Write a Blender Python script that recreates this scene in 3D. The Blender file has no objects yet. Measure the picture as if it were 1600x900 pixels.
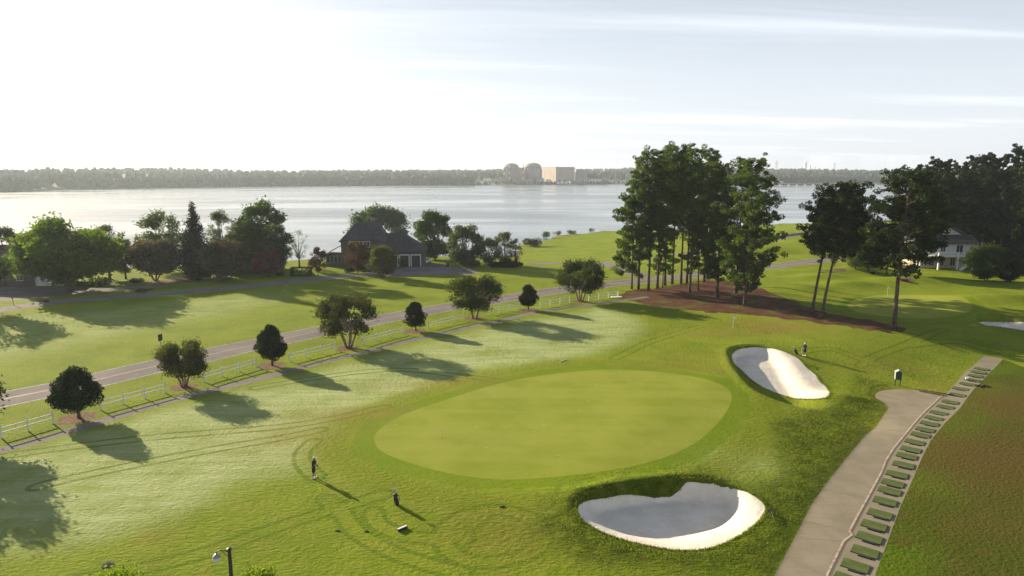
import bpy, bmesh, math, random
import numpy as np
from mathutils import Vector, Matrix
random.seed(7); RNG = np.random.default_rng(7)
SC = bpy.context.scene
COL = SC.collection
R = math.radians

# ------------------------------------------------------------------ camera
CAM_H = 24.0
PITCH = math.atan((450-268)/1066.67)
cam = bpy.data.cameras.new('camera'); cam.lens = 24; cam.sensor_width = 36
cam.clip_start = 0.3; cam.clip_end = 60000
co = bpy.data.objects.new('camera', cam); COL.objects.link(co)
co.location = (0, 0, CAM_H); co.rotation_euler = (R(90)-PITCH, 0, 0)
SC.camera = co

# ------------------------------------------------------------------ sun, sky, exposure
SUN_AZ = -49.0      # degrees from +Y towards +X
SUN_EL = 18.0
sd = Vector((math.sin(R(SUN_AZ))*math.cos(R(SUN_EL)), math.cos(R(SUN_AZ))*math.cos(R(SUN_EL)), math.sin(R(SUN_EL))))
sl = bpy.data.lights.new('sun', 'SUN'); sl.energy = 5.0; sl.angle = R(0.5); sl.color = (1.0, 0.84, 0.60)
so = bpy.data.objects.new('sun', sl); COL.objects.link(so)
so.rotation_euler = (-sd).to_track_quat('-Z', 'Y').to_euler()
so.location = (-60, 60, 60)
w = bpy.data.worlds.new('World'); SC.world = w; w.use_nodes = True
nt = w.node_tree; nt.nodes.clear()
def N(nt, t, **k):
    n = nt.nodes.new(t)
    for a, v in k.items(): setattr(n, a, v)
    return n
out = N(nt, 'ShaderNodeOutputWorld'); bg = N(nt, 'ShaderNodeBackground'); bg.inputs[1].default_value = 0.042
sky = N(nt, 'ShaderNodeTexSky', sky_type='NISHITA', sun_disc=False, sun_elevation=R(SUN_EL), sun_rotation=R(SUN_AZ),
        altitude=200, air_density=1.0, dust_density=2.0, ozone_density=1.0)
tc = N(nt, 'ShaderNodeTexCoord'); sep = N(nt, 'ShaderNodeSeparateXYZ')
nt.links.new(tc.outputs['Generated'], sep.inputs[0])
def M(nt, op, a, b=None, c=None):
    n = N(nt, 'ShaderNodeMath', operation=op)
    for i, v in enumerate((a, b, c)):
        if v is None: continue
        if isinstance(v, (int, float)): n.inputs[i].default_value = v
        else: nt.links.new(v, n.inputs[i])
    return n.outputs[0]
# thin cirrus: the direction projected on a high flat layer
zz = M(nt, 'MAXIMUM', sep.outputs['Z'], 0.02)
zz = M(nt, 'ADD', zz, 0.05)
cu = M(nt, 'DIVIDE', sep.outputs['X'], zz); cv = M(nt, 'DIVIDE', sep.outputs['Y'], zz)
cmb = N(nt, 'ShaderNodeCombineXYZ')
nt.links.new(M(nt, 'MULTIPLY', M(nt, 'ADD', cu, M(nt, 'MULTIPLY', cv, 0.25)), 0.16), cmb.inputs[0])
nt.links.new(M(nt, 'MULTIPLY', M(nt, 'SUBTRACT', cv, M(nt, 'MULTIPLY', cu, 0.12)), 0.75), cmb.inputs[1])
cn = N(nt, 'ShaderNodeTexNoise'); cn.inputs['Scale'].default_value = 1.0; cn.inputs['Detail'].default_value = 7; cn.inputs['Roughness'].default_value = 0.55
cn.inputs['Distortion'].default_value = 0.35
nt.links.new(cmb.outputs[0], cn.inputs['Vector'])
cr = N(nt, 'ShaderNodeMapRange', interpolation_type='SMOOTHSTEP'); cr.inputs[1].default_value = 0.47; cr.inputs[2].default_value = 0.80
nt.links.new(cn.outputs[0], cr.inputs[0])
mx = N(nt, 'ShaderNodeMix', data_type='RGBA'); nt.links.new(M(nt, 'MULTIPLY', cr.outputs[0], 0.42), mx.inputs[0])
# everything above the horizon is veiled by thin high haze: sky pulled towards its own milky tone
veil = N(nt, 'ShaderNodeMix', data_type='RGBA')
vl = M(nt, 'MULTIPLY_ADD', M(nt, 'EXPONENT', M(nt, 'MULTIPLY', M(nt, 'POWER', M(nt, 'MULTIPLY', M(nt, 'MAXIMUM', sep.outputs['Z'], 0.0), 3.0), 1.6), -1.0)), 0.60, 0.05)
nt.links.new(vl, veil.inputs[0])
veil.inputs[7].default_value = (12.9, 13.6, 14.9, 1)
nt.links.new(sky.outputs[0], veil.inputs[6])
nt.links.new(veil.outputs[2], mx.inputs[6]); mx.inputs[7].default_value = (20, 20, 20, 1)
nt.links.new(mx.outputs[2], bg.inputs[0]); nt.links.new(bg.outputs[0], out.inputs[0])
vs = SC.view_settings; vs.view_transform = 'Standard'; vs.look = 'None'; vs.gamma = 1; vs.use_curve_mapping = False
vs.exposure = 1.17
SC.cycles.max_bounces = 8; SC.cycles.transparent_max_bounces = 12
HAZE_DENSITY = 0.00013

# ------------------------------------------------------------------ tags and mesh helpers
def tag(o, label=None, cat=None, group=None, kind=None):
    if label: o['label'] = label
    if cat: o['category'] = cat
    if group: o['group'] = group
    if kind: o['kind'] = kind
    return o
def link(o, parent=None):
    COL.objects.link(o)
    if parent is not None: o.parent = parent
    return o
def empty(name, loc=(0,0,0), rz=0.0, label=None, cat=None, group=None, scale=1.0):
    o = bpy.data.objects.new(name, None); o.empty_display_size = .3; COL.objects.link(o)
    o.location = loc; o.rotation_euler = (0,0,rz)
    o.scale = (scale,)*3 if isinstance(scale, (int, float)) else scale
    return tag(o, label, cat, group)
def mesh_np(name, V, F, mat=None, smooth=False):
    V = np.asarray(V, dtype=np.float32); F = np.asarray(F, dtype=np.int32)
    me = bpy.data.meshes.new(name)
    k = F.shape[1]
    me.vertices.add(len(V)); me.vertices.foreach_set('co', V.ravel())
    me.loops.add(F.size); me.loops.foreach_set('vertex_index', F.ravel())
    me.polygons.add(len(F)); me.polygons.foreach_set('loop_start', np.arange(0, F.size, k, dtype=np.int32))
    me.polygons.foreach_set('loop_total', np.full(len(F), k, dtype=np.int32))
    me.update(calc_edges=True)
    me.polygons.foreach_set('use_smooth', np.full(len(F), smooth))
    if mat: me.materials.append(mat)
    return me
def obj(name, me, parent=None):
    return link(bpy.data.objects.new(name, me), parent)
def copy_tree(o, parent=None):
    c = o.copy(); COL.objects.link(c)
    if parent is not None: c.parent = parent
    for ch in [x for x in o.children]: copy_tree(ch, c)
    return c

class MB:
    def __init__(s): s.V = []; s.F = []
    def box(s, c, d, rz=0.0, rx=0.0, ry=0.0):
        m = Matrix.Translation(c) @ Matrix.Rotation(rz, 4, 'Z') @ Matrix.Rotation(ry, 4, 'Y') @ Matrix.Rotation(rx, 4, 'X')
        b = len(s.V)
        for x, y, z in ((-1,-1,-1),(1,-1,-1),(1,1,-1),(-1,1,-1),(-1,-1,1),(1,-1,1),(1,1,1),(-1,1,1)):
            s.V.append(tuple(m @ Vector((x*d[0]/2, y*d[1]/2, z*d[2]/2))))
        for f in ((0,3,2,1),(4,5,6,7),(0,1,5,4),(1,2,6,5),(2,3,7,6),(3,0,4,7)): s.F.append(tuple(b+i for i in f))
        return s
    def tube(s, pts, rad, n=8, cap=True):
        pts = [Vector(p) for p in pts]; b = len(s.V); up = Vector((0.0123, 0.9, 0.2))
        for i, p in enumerate(pts):
            d = (pts[min(i+1, len(pts)-1)]-pts[max(i-1, 0)]).normalized()
            u = d.cross(up)
            if u.length < .1: u = d.cross(Vector((1, 0, 0)))
            u.normalize(); v = d.cross(u)
            r = rad[i] if isinstance(rad, (list, tuple)) else rad
            for k in range(n):
                a = 2*math.pi*k/n
                s.V.append(tuple(p+u*(r*math.cos(a))+v*(r*math.sin(a))))
        for i in range(len(pts)-1):
            for k in range(n):
                a = b+i*n+k; c = b+i*n+(k+1) % n
                s.F.append((a, c, c+n, a+n))
        if cap:
            s.F.append(tuple(b+k for k in range(n))[::-1]); s.F.append(tuple(b+(len(pts)-1)*n+k for k in range(n)))
        return s
    def prism(s, poly, z0, z1):
        b = len(s.V); n = len(poly)
        for z in (z0, z1):
            for p in poly: s.V.append((p[0], p[1], z))
        s.F.append(tuple(b+i for i in range(n))[::-1]); s.F.append(tuple(b+n+i for i in range(n)))
        for i in range(n): s.F.append((b+i, b+(i+1) % n, b+n+(i+1) % n, b+n+i))
        return s
    def lathe(s, prof, c=(0,0,0), n=24):
        b = len(s.V)
        for r, z in prof:
            for k in range(n):
                a = 2*math.pi*k/n; s.V.append((c[0]+r*math.cos(a), c[1]+r*math.sin(a), c[2]+z))
        for i in range(len(prof)-1):
            for k in range(n):
                a = b+i*n+k; d = b+i*n+(k+1) % n; s.F.append((a, d, d+n, a+n))
        s.F.append(tuple(b+k for k in range(n))[::-1]); s.F.append(tuple(b+(len(prof)-1)*n+k for k in range(n)))
        return s
    def slab(s, quad, t):
        """a quad (4 points) given thickness t downwards along its normal"""
        q = [Vector(p) for p in quad]; n = (q[1]-q[0]).cross(q[2]-q[1]).normalized()
        if n.z < 0: n = -n
        b = len(s.V); k = len(q)
        for p in q: s.V.append(tuple(p))
        for p in q: s.V.append(tuple(p-n*t))
        s.F.append(tuple(b+i for i in range(k))); s.F.append(tuple(b+k+i for i in range(k))[::-1])
        for i in range(k): s.F.append((b+i, b+k+i, b+k+(i+1) % k, b+(i+1) % k))
        return s
    def build(s, name, mat, parent=None, smooth=False, bevel=0.0):
        me = bpy.data.meshes.new(name); me.from_pydata(s.V, [], s.F); me.update()
        bm = bmesh.new(); bm.from_mesh(me); bmesh.ops.recalc_face_normals(bm, faces=bm.faces); bm.to_mesh(me); bm.free()
        me.materials.append(mat)
        if smooth: me.polygons.foreach_set('use_smooth', [True]*len(me.polygons))
        o = obj(name, me, parent)
        if bevel:
            m = o.modifiers.new('bevel', 'BEVEL'); m.width = bevel; m.segments = 2; m.limit_method = 'ANGLE'
        return o

# ------------------------------------------------------------------ materials
def mat(name, col=(.5,.5,.5), rough=.8, metal=0.0, noise=None, bump=None, spec=.5):
    """noise=(scale, second colour, low, high); bump=(scale, strength, distance)"""
    m = bpy.data.materials.new(name); m.use_nodes = True; t = m.node_tree
    p = t.nodes['Principled BSDF']
    p.inputs['Base Color'].default_value = (*col, 1); p.inputs['Roughness'].default_value = rough
    p.inputs['Metallic'].default_value = metal; p.inputs['Specular IOR Level'].default_value = spec
    if noise or bump: tcn = N(t, 'ShaderNodeTexCoord')
    if noise:
        n = N(t, 'ShaderNodeTexNoise'); n.inputs['Scale'].default_value = noise[0]; n.inputs['Detail'].default_value = 6
        t.links.new(tcn.outputs['Object'], n.inputs['Vector'])
        mr = N(t, 'ShaderNodeMapRange'); mr.inputs[1].default_value = noise[2]; mr.inputs[2].default_value = noise[3]
        t.links.new(n.outputs[0], mr.inputs[0])
        x = N(t, 'ShaderNodeMix', data_type='RGBA'); x.inputs[6].default_value = (*col, 1); x.inputs[7].default_value = (*noise[1], 1)
        t.links.new(mr.outputs[0], x.inputs[0]); t.links.new(x.outputs[2], p.inputs['Base Color'])
    if bump:
        n = N(t, 'ShaderNodeTexNoise'); n.inputs['Scale'].default_value = bump[0]; n.inputs['Detail'].default_value = 5
        t.links.new(tcn.outputs['Object'], n.inputs['Vector'])
        b = N(t, 'ShaderNodeBump'); b.inputs['Strength'].default_value = bump[1]; b.inputs['Distance'].default_value = bump[2]
        t.links.new(n.outputs[0], b.inputs['Height']); t.links.new(b.outputs[0], p.inputs['Normal'])
    return m

def leaf_mat(name, c1, c2, trans=.35, tcol=None):
    m = bpy.data.materials.new(name); m.use_nodes = True; t = m.node_tree; t.nodes.clear()
    o = N(t, 'ShaderNodeOutputMaterial'); d = N(t, 'ShaderNodeBsdfDiffuse'); tr = N(t, 'ShaderNodeBsdfTranslucent'); mxs = N(t, 'ShaderNodeMixShader')
    g = N(t, 'ShaderNodeBsdfGlossy'); g.inputs['Roughness'].default_value = .45
    at = N(t, 'ShaderNodeAttribute', attribute_name='tint'); mxc = N(t, 'ShaderNodeMix', data_type='RGBA')
    mxc.inputs[6].default_value = (*c1, 1); mxc.inputs[7].default_value = (*c2, 1)
    t.links.new(at.outputs['Fac'], mxc.inputs[0]); t.links.new(mxc.outputs[2], d.inputs[0])
    mt = N(t, 'ShaderNodeMix', data_type='RGBA', blend_type='MULTIPLY'); mt.inputs[0].default_value = 1
    mt.inputs[7].default_value = (*(tcol or (1.5, 1.9, .6)), 1); t.links.new(mxc.outputs[2], mt.inputs[6])
    t.links.new(mt.outputs[2], tr.inputs[0]); mxs.inputs[0].default_value = trans
    t.links.new(d.outputs[0], mxs.inputs[1]); t.links.new(tr.outputs[0], mxs.inputs[2])
    m2 = N(t, 'ShaderNodeMixShader'); m2.inputs[0].default_value = .015
    t.links.new(mxs.outputs[0], m2.inputs[1]); t.links.new(g.outputs[0], m2.inputs[2]); t.links.new(m2.outputs[0], o.inputs[0])
    return m

# ------------------------------------------------------------------ where picture points meet the ground
def ray(px, py):
    dx = (px-800)/1066.67; dy = (450-py)/1066.67; c, s = math.cos(PITCH), math.sin(PITCH)
    return dx, c+dy*s, -s+dy*c
def at_z(px, py, z=0.0):
    dx, Y, Z = ray(px, py); t = (z-CAM_H)/Z
    return dx*t, Y*t
def sm(a, b, x):
    t = np.clip((x-a)/(b-a), 0, 1); return t*t*(3-2*t)
def amp(y): return (1.25+.75*sm(60., 86., y))*(1-sm(94., 135., y))
def pathpt(px, py):
    z = 0.0
    for _ in range(12):
        x, y = at_z(px, py, z); z = -float(amp(np.float64(y)))
    return x, y

def chaikin(P, it=2, closed=True):
    P = [tuple(p) for p in P]
    for _ in range(it):
        Q = []; n = len(P)
        if not closed: Q.append(P[0])
        for i in range(n if closed else n-1):
            a = P[i]; b = P[(i+1) % n]
            Q += [(a[0]*.75+b[0]*.25, a[1]*.75+b[1]*.25), (a[0]*.25+b[0]*.75, a[1]*.25+b[1]*.75)]
        if not closed: Q.append(P[-1])
        P = Q
    return P
def sdf(poly, x, y, far=30.0):
    """signed distance to a closed polygon, negative inside; clamped to far outside its bounds"""
    P = np.array(poly); out = np.full(x.shape, far)
    sel = (x > P[:,0].min()-far) & (x < P[:,0].max()+far) & (y > P[:,1].min()-far) & (y < P[:,1].max()+far)
    X = x[sel]; Y = y[sel]
    if len(X) == 0: return out
    d2 = np.full(X.shape, 1e12); ins = np.zeros(X.shape, bool)
    for i in range(len(P)):
        ax, ay = P[i]; bx, by = P[(i+1) % len(P)]
        ex, ey = bx-ax, by-ay; L = ex*ex+ey*ey+1e-12
        t = np.clip(((X-ax)*ex+(Y-ay)*ey)/L, 0, 1)
        qx = X-ax-ex*t; qy = Y-ay-ey*t
        np.minimum(d2, qx*qx+qy*qy, out=d2)
        if ay != by:
            c = ((ay > Y) != (by > Y)) & (X < (bx-ax)*(Y-ay)/(by-ay)+ax); ins ^= c
    d = np.sqrt(d2); out[sel] = np.minimum(np.where(ins, -d, d), far)
    return out
def dline(line, x, y, far=20.0):
    P = np.array(line); out = np.full(x.shape, far)
    sel = (x > P[:,0].min()-far) & (x < P[:,0].max()+far) & (y > P[:,1].min()-far) & (y < P[:,1].max()+far)
    X = x[sel]; Y = y[sel]; d2 = np.full(X.shape, far*far)
    for i in range(len(P)-1):
        ax, ay = P[i]; bx, by = P[i+1]; ex, ey = bx-ax, by-ay
        t = np.clip(((X-ax)*ex+(Y-ay)*ey)/(ex*ex+ey*ey+1e-12), 0, 1)
        np.minimum(d2, (X-ax-ex*t)**2+(Y-ay-ey*t)**2, out=d2)
    out[sel] = np.sqrt(d2); return out
def ribbon(line, wd):
    L = [Vector(p) for p in line]; a = []; b = []
    for i, p in enumerate(L):
        d = (L[min(i+1, len(L)-1)]-L[max(i-1, 0)]).normalized(); n = Vector((-d.y, d.x))
        hw = (wd[i] if isinstance(wd, list) else wd)/2
        a.append(tuple(p+n*hw)); b.append(tuple(p-n*hw))
    return a+b[::-1]

# path, tee strip and range
kerb_px = [(1292,900),(1318,846),(1331,837),(1327,831),(1355,780),(1378,737),(1383,723),(1396,702),(1424,667),(1447,641),(1468,621),(1477,617)]
kerb = [(18.6,25.0)]+[pathpt(*p) for p in kerb_px]
strip_px = [(1367,900),(1408,790),(1440,718),(1454,689),(1478,660),(1500,637),(1520,610),(1567,562)]
strip_r = [(21.0,25.0)]+[pathpt(*p) for p in strip_px]
strip_top = [pathpt(1537,558), pathpt(1505,586)]
tee_poly = kerb+strip_top[::-1]+strip_r[::-1]
cart_l = [(12.0,27.0)]+[pathpt(*p) for p in [(1210,900),(1268,790),(1300,745),(1345,690),(1380,650),(1389,638),(1384,632),(1371,624),(1366,617),(1374,611),(1396,608.5),(1430,610),(1468,615)]]
cart_poly = cart_l+kerb[:-1][::-1]
range_poly = strip_r+[(69,87.0),(130,95),(190,60),(160,-59),(30,-59)]
PR = cart_l+[kerb[-1]]+strip_top[::-1]+[strip_r[-1],(69,87.0),(130,95),(190,60),(160,-59),(8,-59)]
# green and bunkers
G0 = lambda L: [at_z(*p, 0.2) for p in L]
green_poly = chaikin(G0([(583,692),(588,674),(622,652),(690,627),(760,606),(830,590),(900,581),(970,579),(1040,583),(1102,592),(1141,606),(1145,622),(1130,650),(1098,681),(1050,708),(990,727),(900,741),(800,750),(740,747),(680,737),(630,722),(596,708)]))
B0 = lambda L, z: [at_z(*p, z) for p in L]
rim1 = chaikin(B0([(893,790),(900,776),(930,762),(980,752),(1030,744),(1090,738),(1135,742),(1165,752),(1188,772),(1200,790),(1196,806),(1168,832),(1120,856),(1085,862),(1050,862),(985,850),(930,832),(903,810)], 0.2))
SAND1 = [(901,796),(904,786),(925,776),(968,772),(1000,774),(1030,780),(1052,776),(1062,766),(1070,754),(1085,750),(1120,753),(1155,763),(1180,775),(1197,790),(1194,804),(1165,832),(1120,854),(1085,860),(1050,859),(990,848),(940,832),(908,812)]
rim2 = chaikin(B0([(1136,545),(1150,538),(1190,536),(1212,540),(1238,552),(1256,570),(1272,585),(1296,606),(1298,622),(1260,626),(1220,620),(1180,608),(1162,592),(1146,570)], 0.2))
SAND2 = [(1141,553),(1148,543),(1170,540),(1196,541),(1225,549),(1250,561),(1258,574),(1275,585),(1280,597),(1293,605),(1299,621),(1275,625),(1240,622),(1205,612),(1180,599),(1158,578)]
rim3 = chaikin(B0([(1519,495),(1545,488),(1600,494),(1650,505),(1650,522),(1590,516),(1540,508)], 0.2))
SAND3 = [(1524,498),(1545,494),(1590,500),(1650,510),(1650,519),(1590,515),(1548,509)]
fgreen_poly = chaikin(B0([(1320,470),(1350,459),(1400,455),(1460,458),(1508,466),(1525,478),(1500,489),(1440,494),(1380,490),(1335,482)], 0.5))
BUNK = [(rim1, 1.35, (0.25, -0.97), 0.75, 8.0), (rim2, 1.15, (0.75, -0.65), 0.8, 4.2), (rim3, 1.1, (0.5, -0.85), 0.8, 5.0)]
# shore
shore = [(-900, 250), (-500, 236)]+[at_z(*p, -8) for p in [(0,430),(150,431),(320,428),(480,418),(600,412),(700,404),(780,398),(800,390),(815,382),(835,374),(868,366),(905,362),(945,360),(1000,361),(1100,356),(1170,351),(1240,348),(1330,343)]]+[(330, 470), (520, 560), (800, 640)]
LP = shore+[(900,-300), (-900,-300)]
MOUNDS = [(1345,424,1.6,7,4), (1290,436,1.2,6,4), (1250,452,.9,7,5), (1330,447,1.0,6,4), (1420,440,1.2,9,4), (1318,606,.7,3.2,2.2), (1345,637,-.5,2.4,2.6),
          (1490,520,.9,9,5), (1560,470,1.2,9,4), (1270,427,1.0,6,3.5)]
MW = [(at_z(a, b)[0], at_z(a, b)[1], c, d, e) for a, b, c, d, e in MOUNDS]
def height(x, y, bunkers=True):
    d = sdf(PR, x, y, 25.)
    dd = np.maximum(d, 0)
    k = .22*(1-sm(62., 74., y)); s0 = float(sm(-1.5, 18., 0.))
    h = -amp(y)*(1-(k*(1-np.exp(-dd/.9))+(1-k)*(sm(-1.5, 18., dd)-s0*(1-sm(0., 18., dd)))))
    dg = sdf(green_poly, x, y, 25.)
    h = h+0.28*(1-sm(2.0, 10.0, dg))
    h = h+0.10*np.sin(x*.11+1.0)*np.sin(y*.09)+0.05*np.sin(x*.31+y*.2)*np.sin(y*.27-x*.1)
    for mx_, my_, a, sx, sy in MW: h = h+a*np.exp(-((x-mx_)/sx)**2-((y-my_)/sy)**2)
    # the hollow behind the far road at right
    hx, hy = at_z(1222, 388)
    h = h-2.6*np.exp(-((x-hx)/26)**2-((y-hy)/9.)**2)
    dl = -sdf(LP, x, y, 400.)
    Wd = 45+75*sm(-40., 40., x)
    h = h-8.05*(1-sm(0., Wd, dl))-3*(1-sm(-14., 1., dl))
    if bunkers:
        for rim, dep, fd, ws, wg in BUNK:
            r = np.array(rim); cx, cy = r.mean(0); ex = (r.max(0)-r.min(0))/2
            di = -sdf(rim, x, y, 6.)
            q = np.clip(((x-cx)/ex[0]*fd[0]+(y-cy)/ex[1]*fd[1])*.75+.5, 0, 1)
            wv = ws+(wg-ws)*q*q*(3-2*q)
            h = h-dep*sm(0., 1., np.maximum(di, 0)/wv)*(1-.12*q)
            h = h+0.18*np.exp(-((di+.5)/.55)**2)*(1-q)
    return h
def H(x, y): return float(height(np.array([float(x)]), np.array([float(y)]))[0])
def W(px, py, b=False):
    z = 0.0
    for _ in range(14):
        x, y = at_z(px, py, z); z = .5*z+.5*float(height(np.array([x]), np.array([y]), b)[0])
    return x, y, float(height(np.array([x]), np.array([y]))[0])
def W2(px, py): return W(px, py)[:2]
def hit(px, py):
    """first point of the ground (bunkers included) along a line of sight"""
    dx, Y, Z = ray(px, py); t0 = (3.-CAM_H)/Z; t1 = (-4.-CAM_H)/Z; t = np.linspace(t0, t1, 900)
    h = height(dx*t, Y*t); k = int(np.argmax(CAM_H+Z*t < h)); return (dx*t[k], Y*t[k])
sand1 = chaikin([hit(*p) for p in SAND1]); sand2 = chaikin([hit(*p) for p in SAND2]); sand3 = chaikin([hit(*p) for p in SAND3])
def WL(L): return [W2(*p) for p in L]

road_up = WL([(0,612),(84,595),(147,580),(241,561),(320,544),(400,528),(442,519),(502,507),(597,489),(635,482),(702,471),(787,458),(847,451),(940,440),(982,435),(1060,427),(1140,420),(1191,415),(1266,405),(1310,401),(1345,398)])
road_dn = WL([(0,646),(84,626),(165,605),(247,586),(330,565),(400,549),(450,538),(537,521),(565,515),(632,501),(722,486),(800,472),(845,464),(925,452),(981,446),(1060,437),(1125,430),(1170,424),(1218,417),(1296,408),(1352,401)])
mid = [((a[0]+b[0])/2, (a[1]+b[1])/2) for a, b in zip(road_up, road_dn)]
road_c = [(-150, -5), (-92, 35)]+mid
# even out the traced centreline
road_c = chaikin([road_c[0], road_c[1]]+[tuple(np.mean(road_c[max(i-1,0):i+2], axis=0)) for i in range(2, len(road_c)-1)]+[road_c[-1]], 2, False)
road_poly = ribbon(road_c, 6.3)
walk_c = chaikin([(-90, 12)]+WL([(-60,722),(0,704),(100,676),(157,659),(233,635),(300,617),(367,601),(400,593),(475,573),(540,557),(605,541),(665,527),(750,508),(787,500),(840,487),(925,475),(990,467),(1012,464)]), 2, False)
walk_poly = ribbon(walk_c, 1.55)
drive1 = ribbon(chaikin([(-190,104)]+WL([(-60,494),(0,484),(70,473),(150,466),(230,461),(300,455),(400,446),(470,438),(520,433),(600,428),(660,426)]), 2, False), 5.2)
apron = chaikin(WL([(610,421),(638,417),(652,411),(690,413),(740,420),(752,426),(735,430),(690,430),(640,431),(590,432),(570,430),(570,425)]), 2)
drive2 = chaikin(WL([(0,446),(60,449),(150,449),(250,446),(255,449),(180,455),(100,461),(60,467),(0,470),(-60,470),(-60,450)]), 1)
sr_line = chaikin(WL([(832,413),(865,410),(905,409),(940,412),(975,421),(1005,432)]), 2, False)
side_road = ribbon(sr_line, 5.2)
sr2_line = chaikin(WL([(935,411),(1000,404),(1080,398),(1150,388),(1200,378),(1280,360)]), 2, False)
side_road2 = ribbon(sr2_line, 4.5)
straw_poly = [(p[0]+random.uniform(-1, 1)*.55, p[1]+random.uniform(-1, 1)*.9) for p in chaikin(WL([(958,463),(985,453),(1030,449),(1095,437),(1130,439),(1190,450),(1240,470),(1290,490),(1380,503),(1425,513),(1400,521),(1330,513),(1260,501),(1180,493),(1100,488),(1030,479),(985,471)]), 3)]
TREES = [(-42.9,64.5,'holly'),(-37.1,74.3,'crape'),(-30.2,83.1,'holly'),(-22.7,92.1,'crape'),(-14.7,101.7,'holly'),(-6.2,111.0,'crape'),(2.9,118.4,'holly'),(12.9,126.3,'crape'),(-49.3,55.2,'crape')]
def circ(cx, cy, r, seed=0, n=22, k=.12):
    q = random.Random(seed); return chaikin([(cx+r*(1+q.uniform(-k, k))*math.cos(2*math.pi*i/n), cy+r*(1+q.uniform(-k, k))*math.sin(2*math.pi*i/n)) for i in range(n)], 1)

# ------------------------------------------------------------------ terrain sheet
ys = []; y = -58.0
while y < 430:
    ys.append(y)
    y += 2.2 if y < 22 else (.8 if y < 33 else (.30+(y-33)*.0034 if y < 130 else .9+(y-130)*.012))
ss = list(np.arange(-.66, .6601, .0027)); e = .66; st = .006
while e < 3.2: e += st; st *= 1.16; ss = [-e]+ss+[e]
ys = np.array(ys); ss = np.array(ss)
S_, Y_ = np.meshgrid(ss, ys); X_ = S_*(Y_+80)
vx = X_.ravel(); vy = Y_.ravel(); vz = height(vx, vy)
nr, nc = S_.shape
idx = np.arange(nr*nc).reshape(nr, nc)
a = idx[:-1,:-1].ravel(); b = idx[:-1,1:].ravel(); c = idx[1:,1:].ravel(); d = idx[1:,:-1].ravel()
T = np.concatenate([np.stack([a,b,c],1), np.stack([a,c,d],1)])
V = np.stack([vx,vy,vz],1)
fn = np.cross(V[T[:,1]]-V[T[:,0]], V[T[:,2]]-V[T[:,0]])
VN = np.zeros_like(V)
for k in range(3): np.add.at(VN, T[:,k], fn)
VN /= np.linalg.norm(VN, axis=1)[:,None]+1e-12

def clip(T, V, VN, D):
    s = D[T] < 0; n = s.sum(1)
    ins = T[n == 3]; outs = T[n == 0]; mixed = T[(n > 0) & (n < 3)]
    newV = []; newN = []; cache = {}; base = len(V); ti = []; to = []
    def cut(i, j):
        k = (i, j) if i < j else (j, i)
        if k not in cache:
            t = D[k[0]]/(D[k[0]]-D[k[1]]); t = min(max(t, 1e-4), 1-1e-4)
            newV.append(V[k[0]]*(1-t)+V[k[1]]*t); newN.append(VN[k[0]]*(1-t)+VN[k[1]]*t); cache[k] = base+len(newV)-1
        return cache[k]
    for t in mixed:
        pin = []; pout = []
        for q in range(3):
            i = int(t[q]); j = int(t[(q+1) % 3])
            (pin if D[i] < 0 else pout).append(i)
            if (D[i] < 0) != (D[j] < 0):
                x = cut(i, j); pin.append(x); pout.append(x)
        for P, L in ((pin, ti), (pout, to)):
            for q in range(1, len(P)-1): L.append((P[0], P[q], P[q+1]))
    if newV: V = np.concatenate([V, np.array(newV)]); VN = np.concatenate([VN, np.array(newN)])
    if ti: ins = np.concatenate([ins, np.array(ti)])
    if to: outs = np.concatenate([outs, np.array(to)])
    return ins, outs, V, VN

ZONES = [('cart_path', cart_poly), ('tee_strip', tee_poly), ('driving_range', range_poly), ('sand_bunker', sand1), ('sand_bunker', sand2), ('sand_bunker', sand3),
         ('putting_green', green_poly), ('putting_green', fgreen_poly), ('road', road_poly), ('walkway', walk_poly), ('driveway', drive1), ('driveway', apron), ('driveway', drive2),
         ('side_road', side_road), ('side_road', side_road2), ('pine_straw', straw_poly)]
for i, (tx, ty, kd) in enumerate(TREES): ZONES.append(('mulch_bed', circ(tx, ty-.2, 1.75 if kd == 'holly' else 1.55, i)))
for q, (px, py, r) in enumerate([(1415,437,1.8), (1310,421,2.0), (265,440,4.0)]):
    x_, y_, _ = W(px, py); ZONES.append(('mulch_bed', circ(x_, y_, r, 50+q)))
pieces = []
for name, poly in ZONES:
    D = sdf(poly, V[:,0], V[:,1], 3.)
    ins, T, V, VN = clip(T, V, VN, D)
    pieces.append((name, ins))
pieces.append(('lawn', T))

# attributes of the lawn: distance to green, dew, wheel tracks, roughness of cut
X, Y = V[:,0], V[:,1]
a_green = np.minimum(sdf(green_poly, X, Y, 12.), 12.)
a_fg = sdf(fgreen_poly, X, Y, 12.)
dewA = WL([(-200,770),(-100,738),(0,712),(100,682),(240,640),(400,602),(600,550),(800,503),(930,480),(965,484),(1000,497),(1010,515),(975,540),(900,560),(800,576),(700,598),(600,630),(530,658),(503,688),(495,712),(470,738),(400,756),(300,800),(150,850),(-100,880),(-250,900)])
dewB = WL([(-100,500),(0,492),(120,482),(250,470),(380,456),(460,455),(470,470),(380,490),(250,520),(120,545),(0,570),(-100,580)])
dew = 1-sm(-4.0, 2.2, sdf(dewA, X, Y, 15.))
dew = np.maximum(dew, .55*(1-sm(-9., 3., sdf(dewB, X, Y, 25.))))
rough_poly = WL([(1160,760),(1210,740),(1205,700),(1195,655),(1260,640),(1310,630),(1330,585),(1390,600),(1385,640),(1300,745),(1210,900),(1100,900),(900,880),(830,820),(860,760),(960,735),(1090,728)])
rough = 1-sm(-2.5, 1.5, sdf(rough_poly, X, Y, 12.))
dew = np.maximum(dew, .45*np.exp(-((X-at_z(1165,720)[0])/5)**2-((Y-at_z(1165,720)[1])/4)**2))
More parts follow.
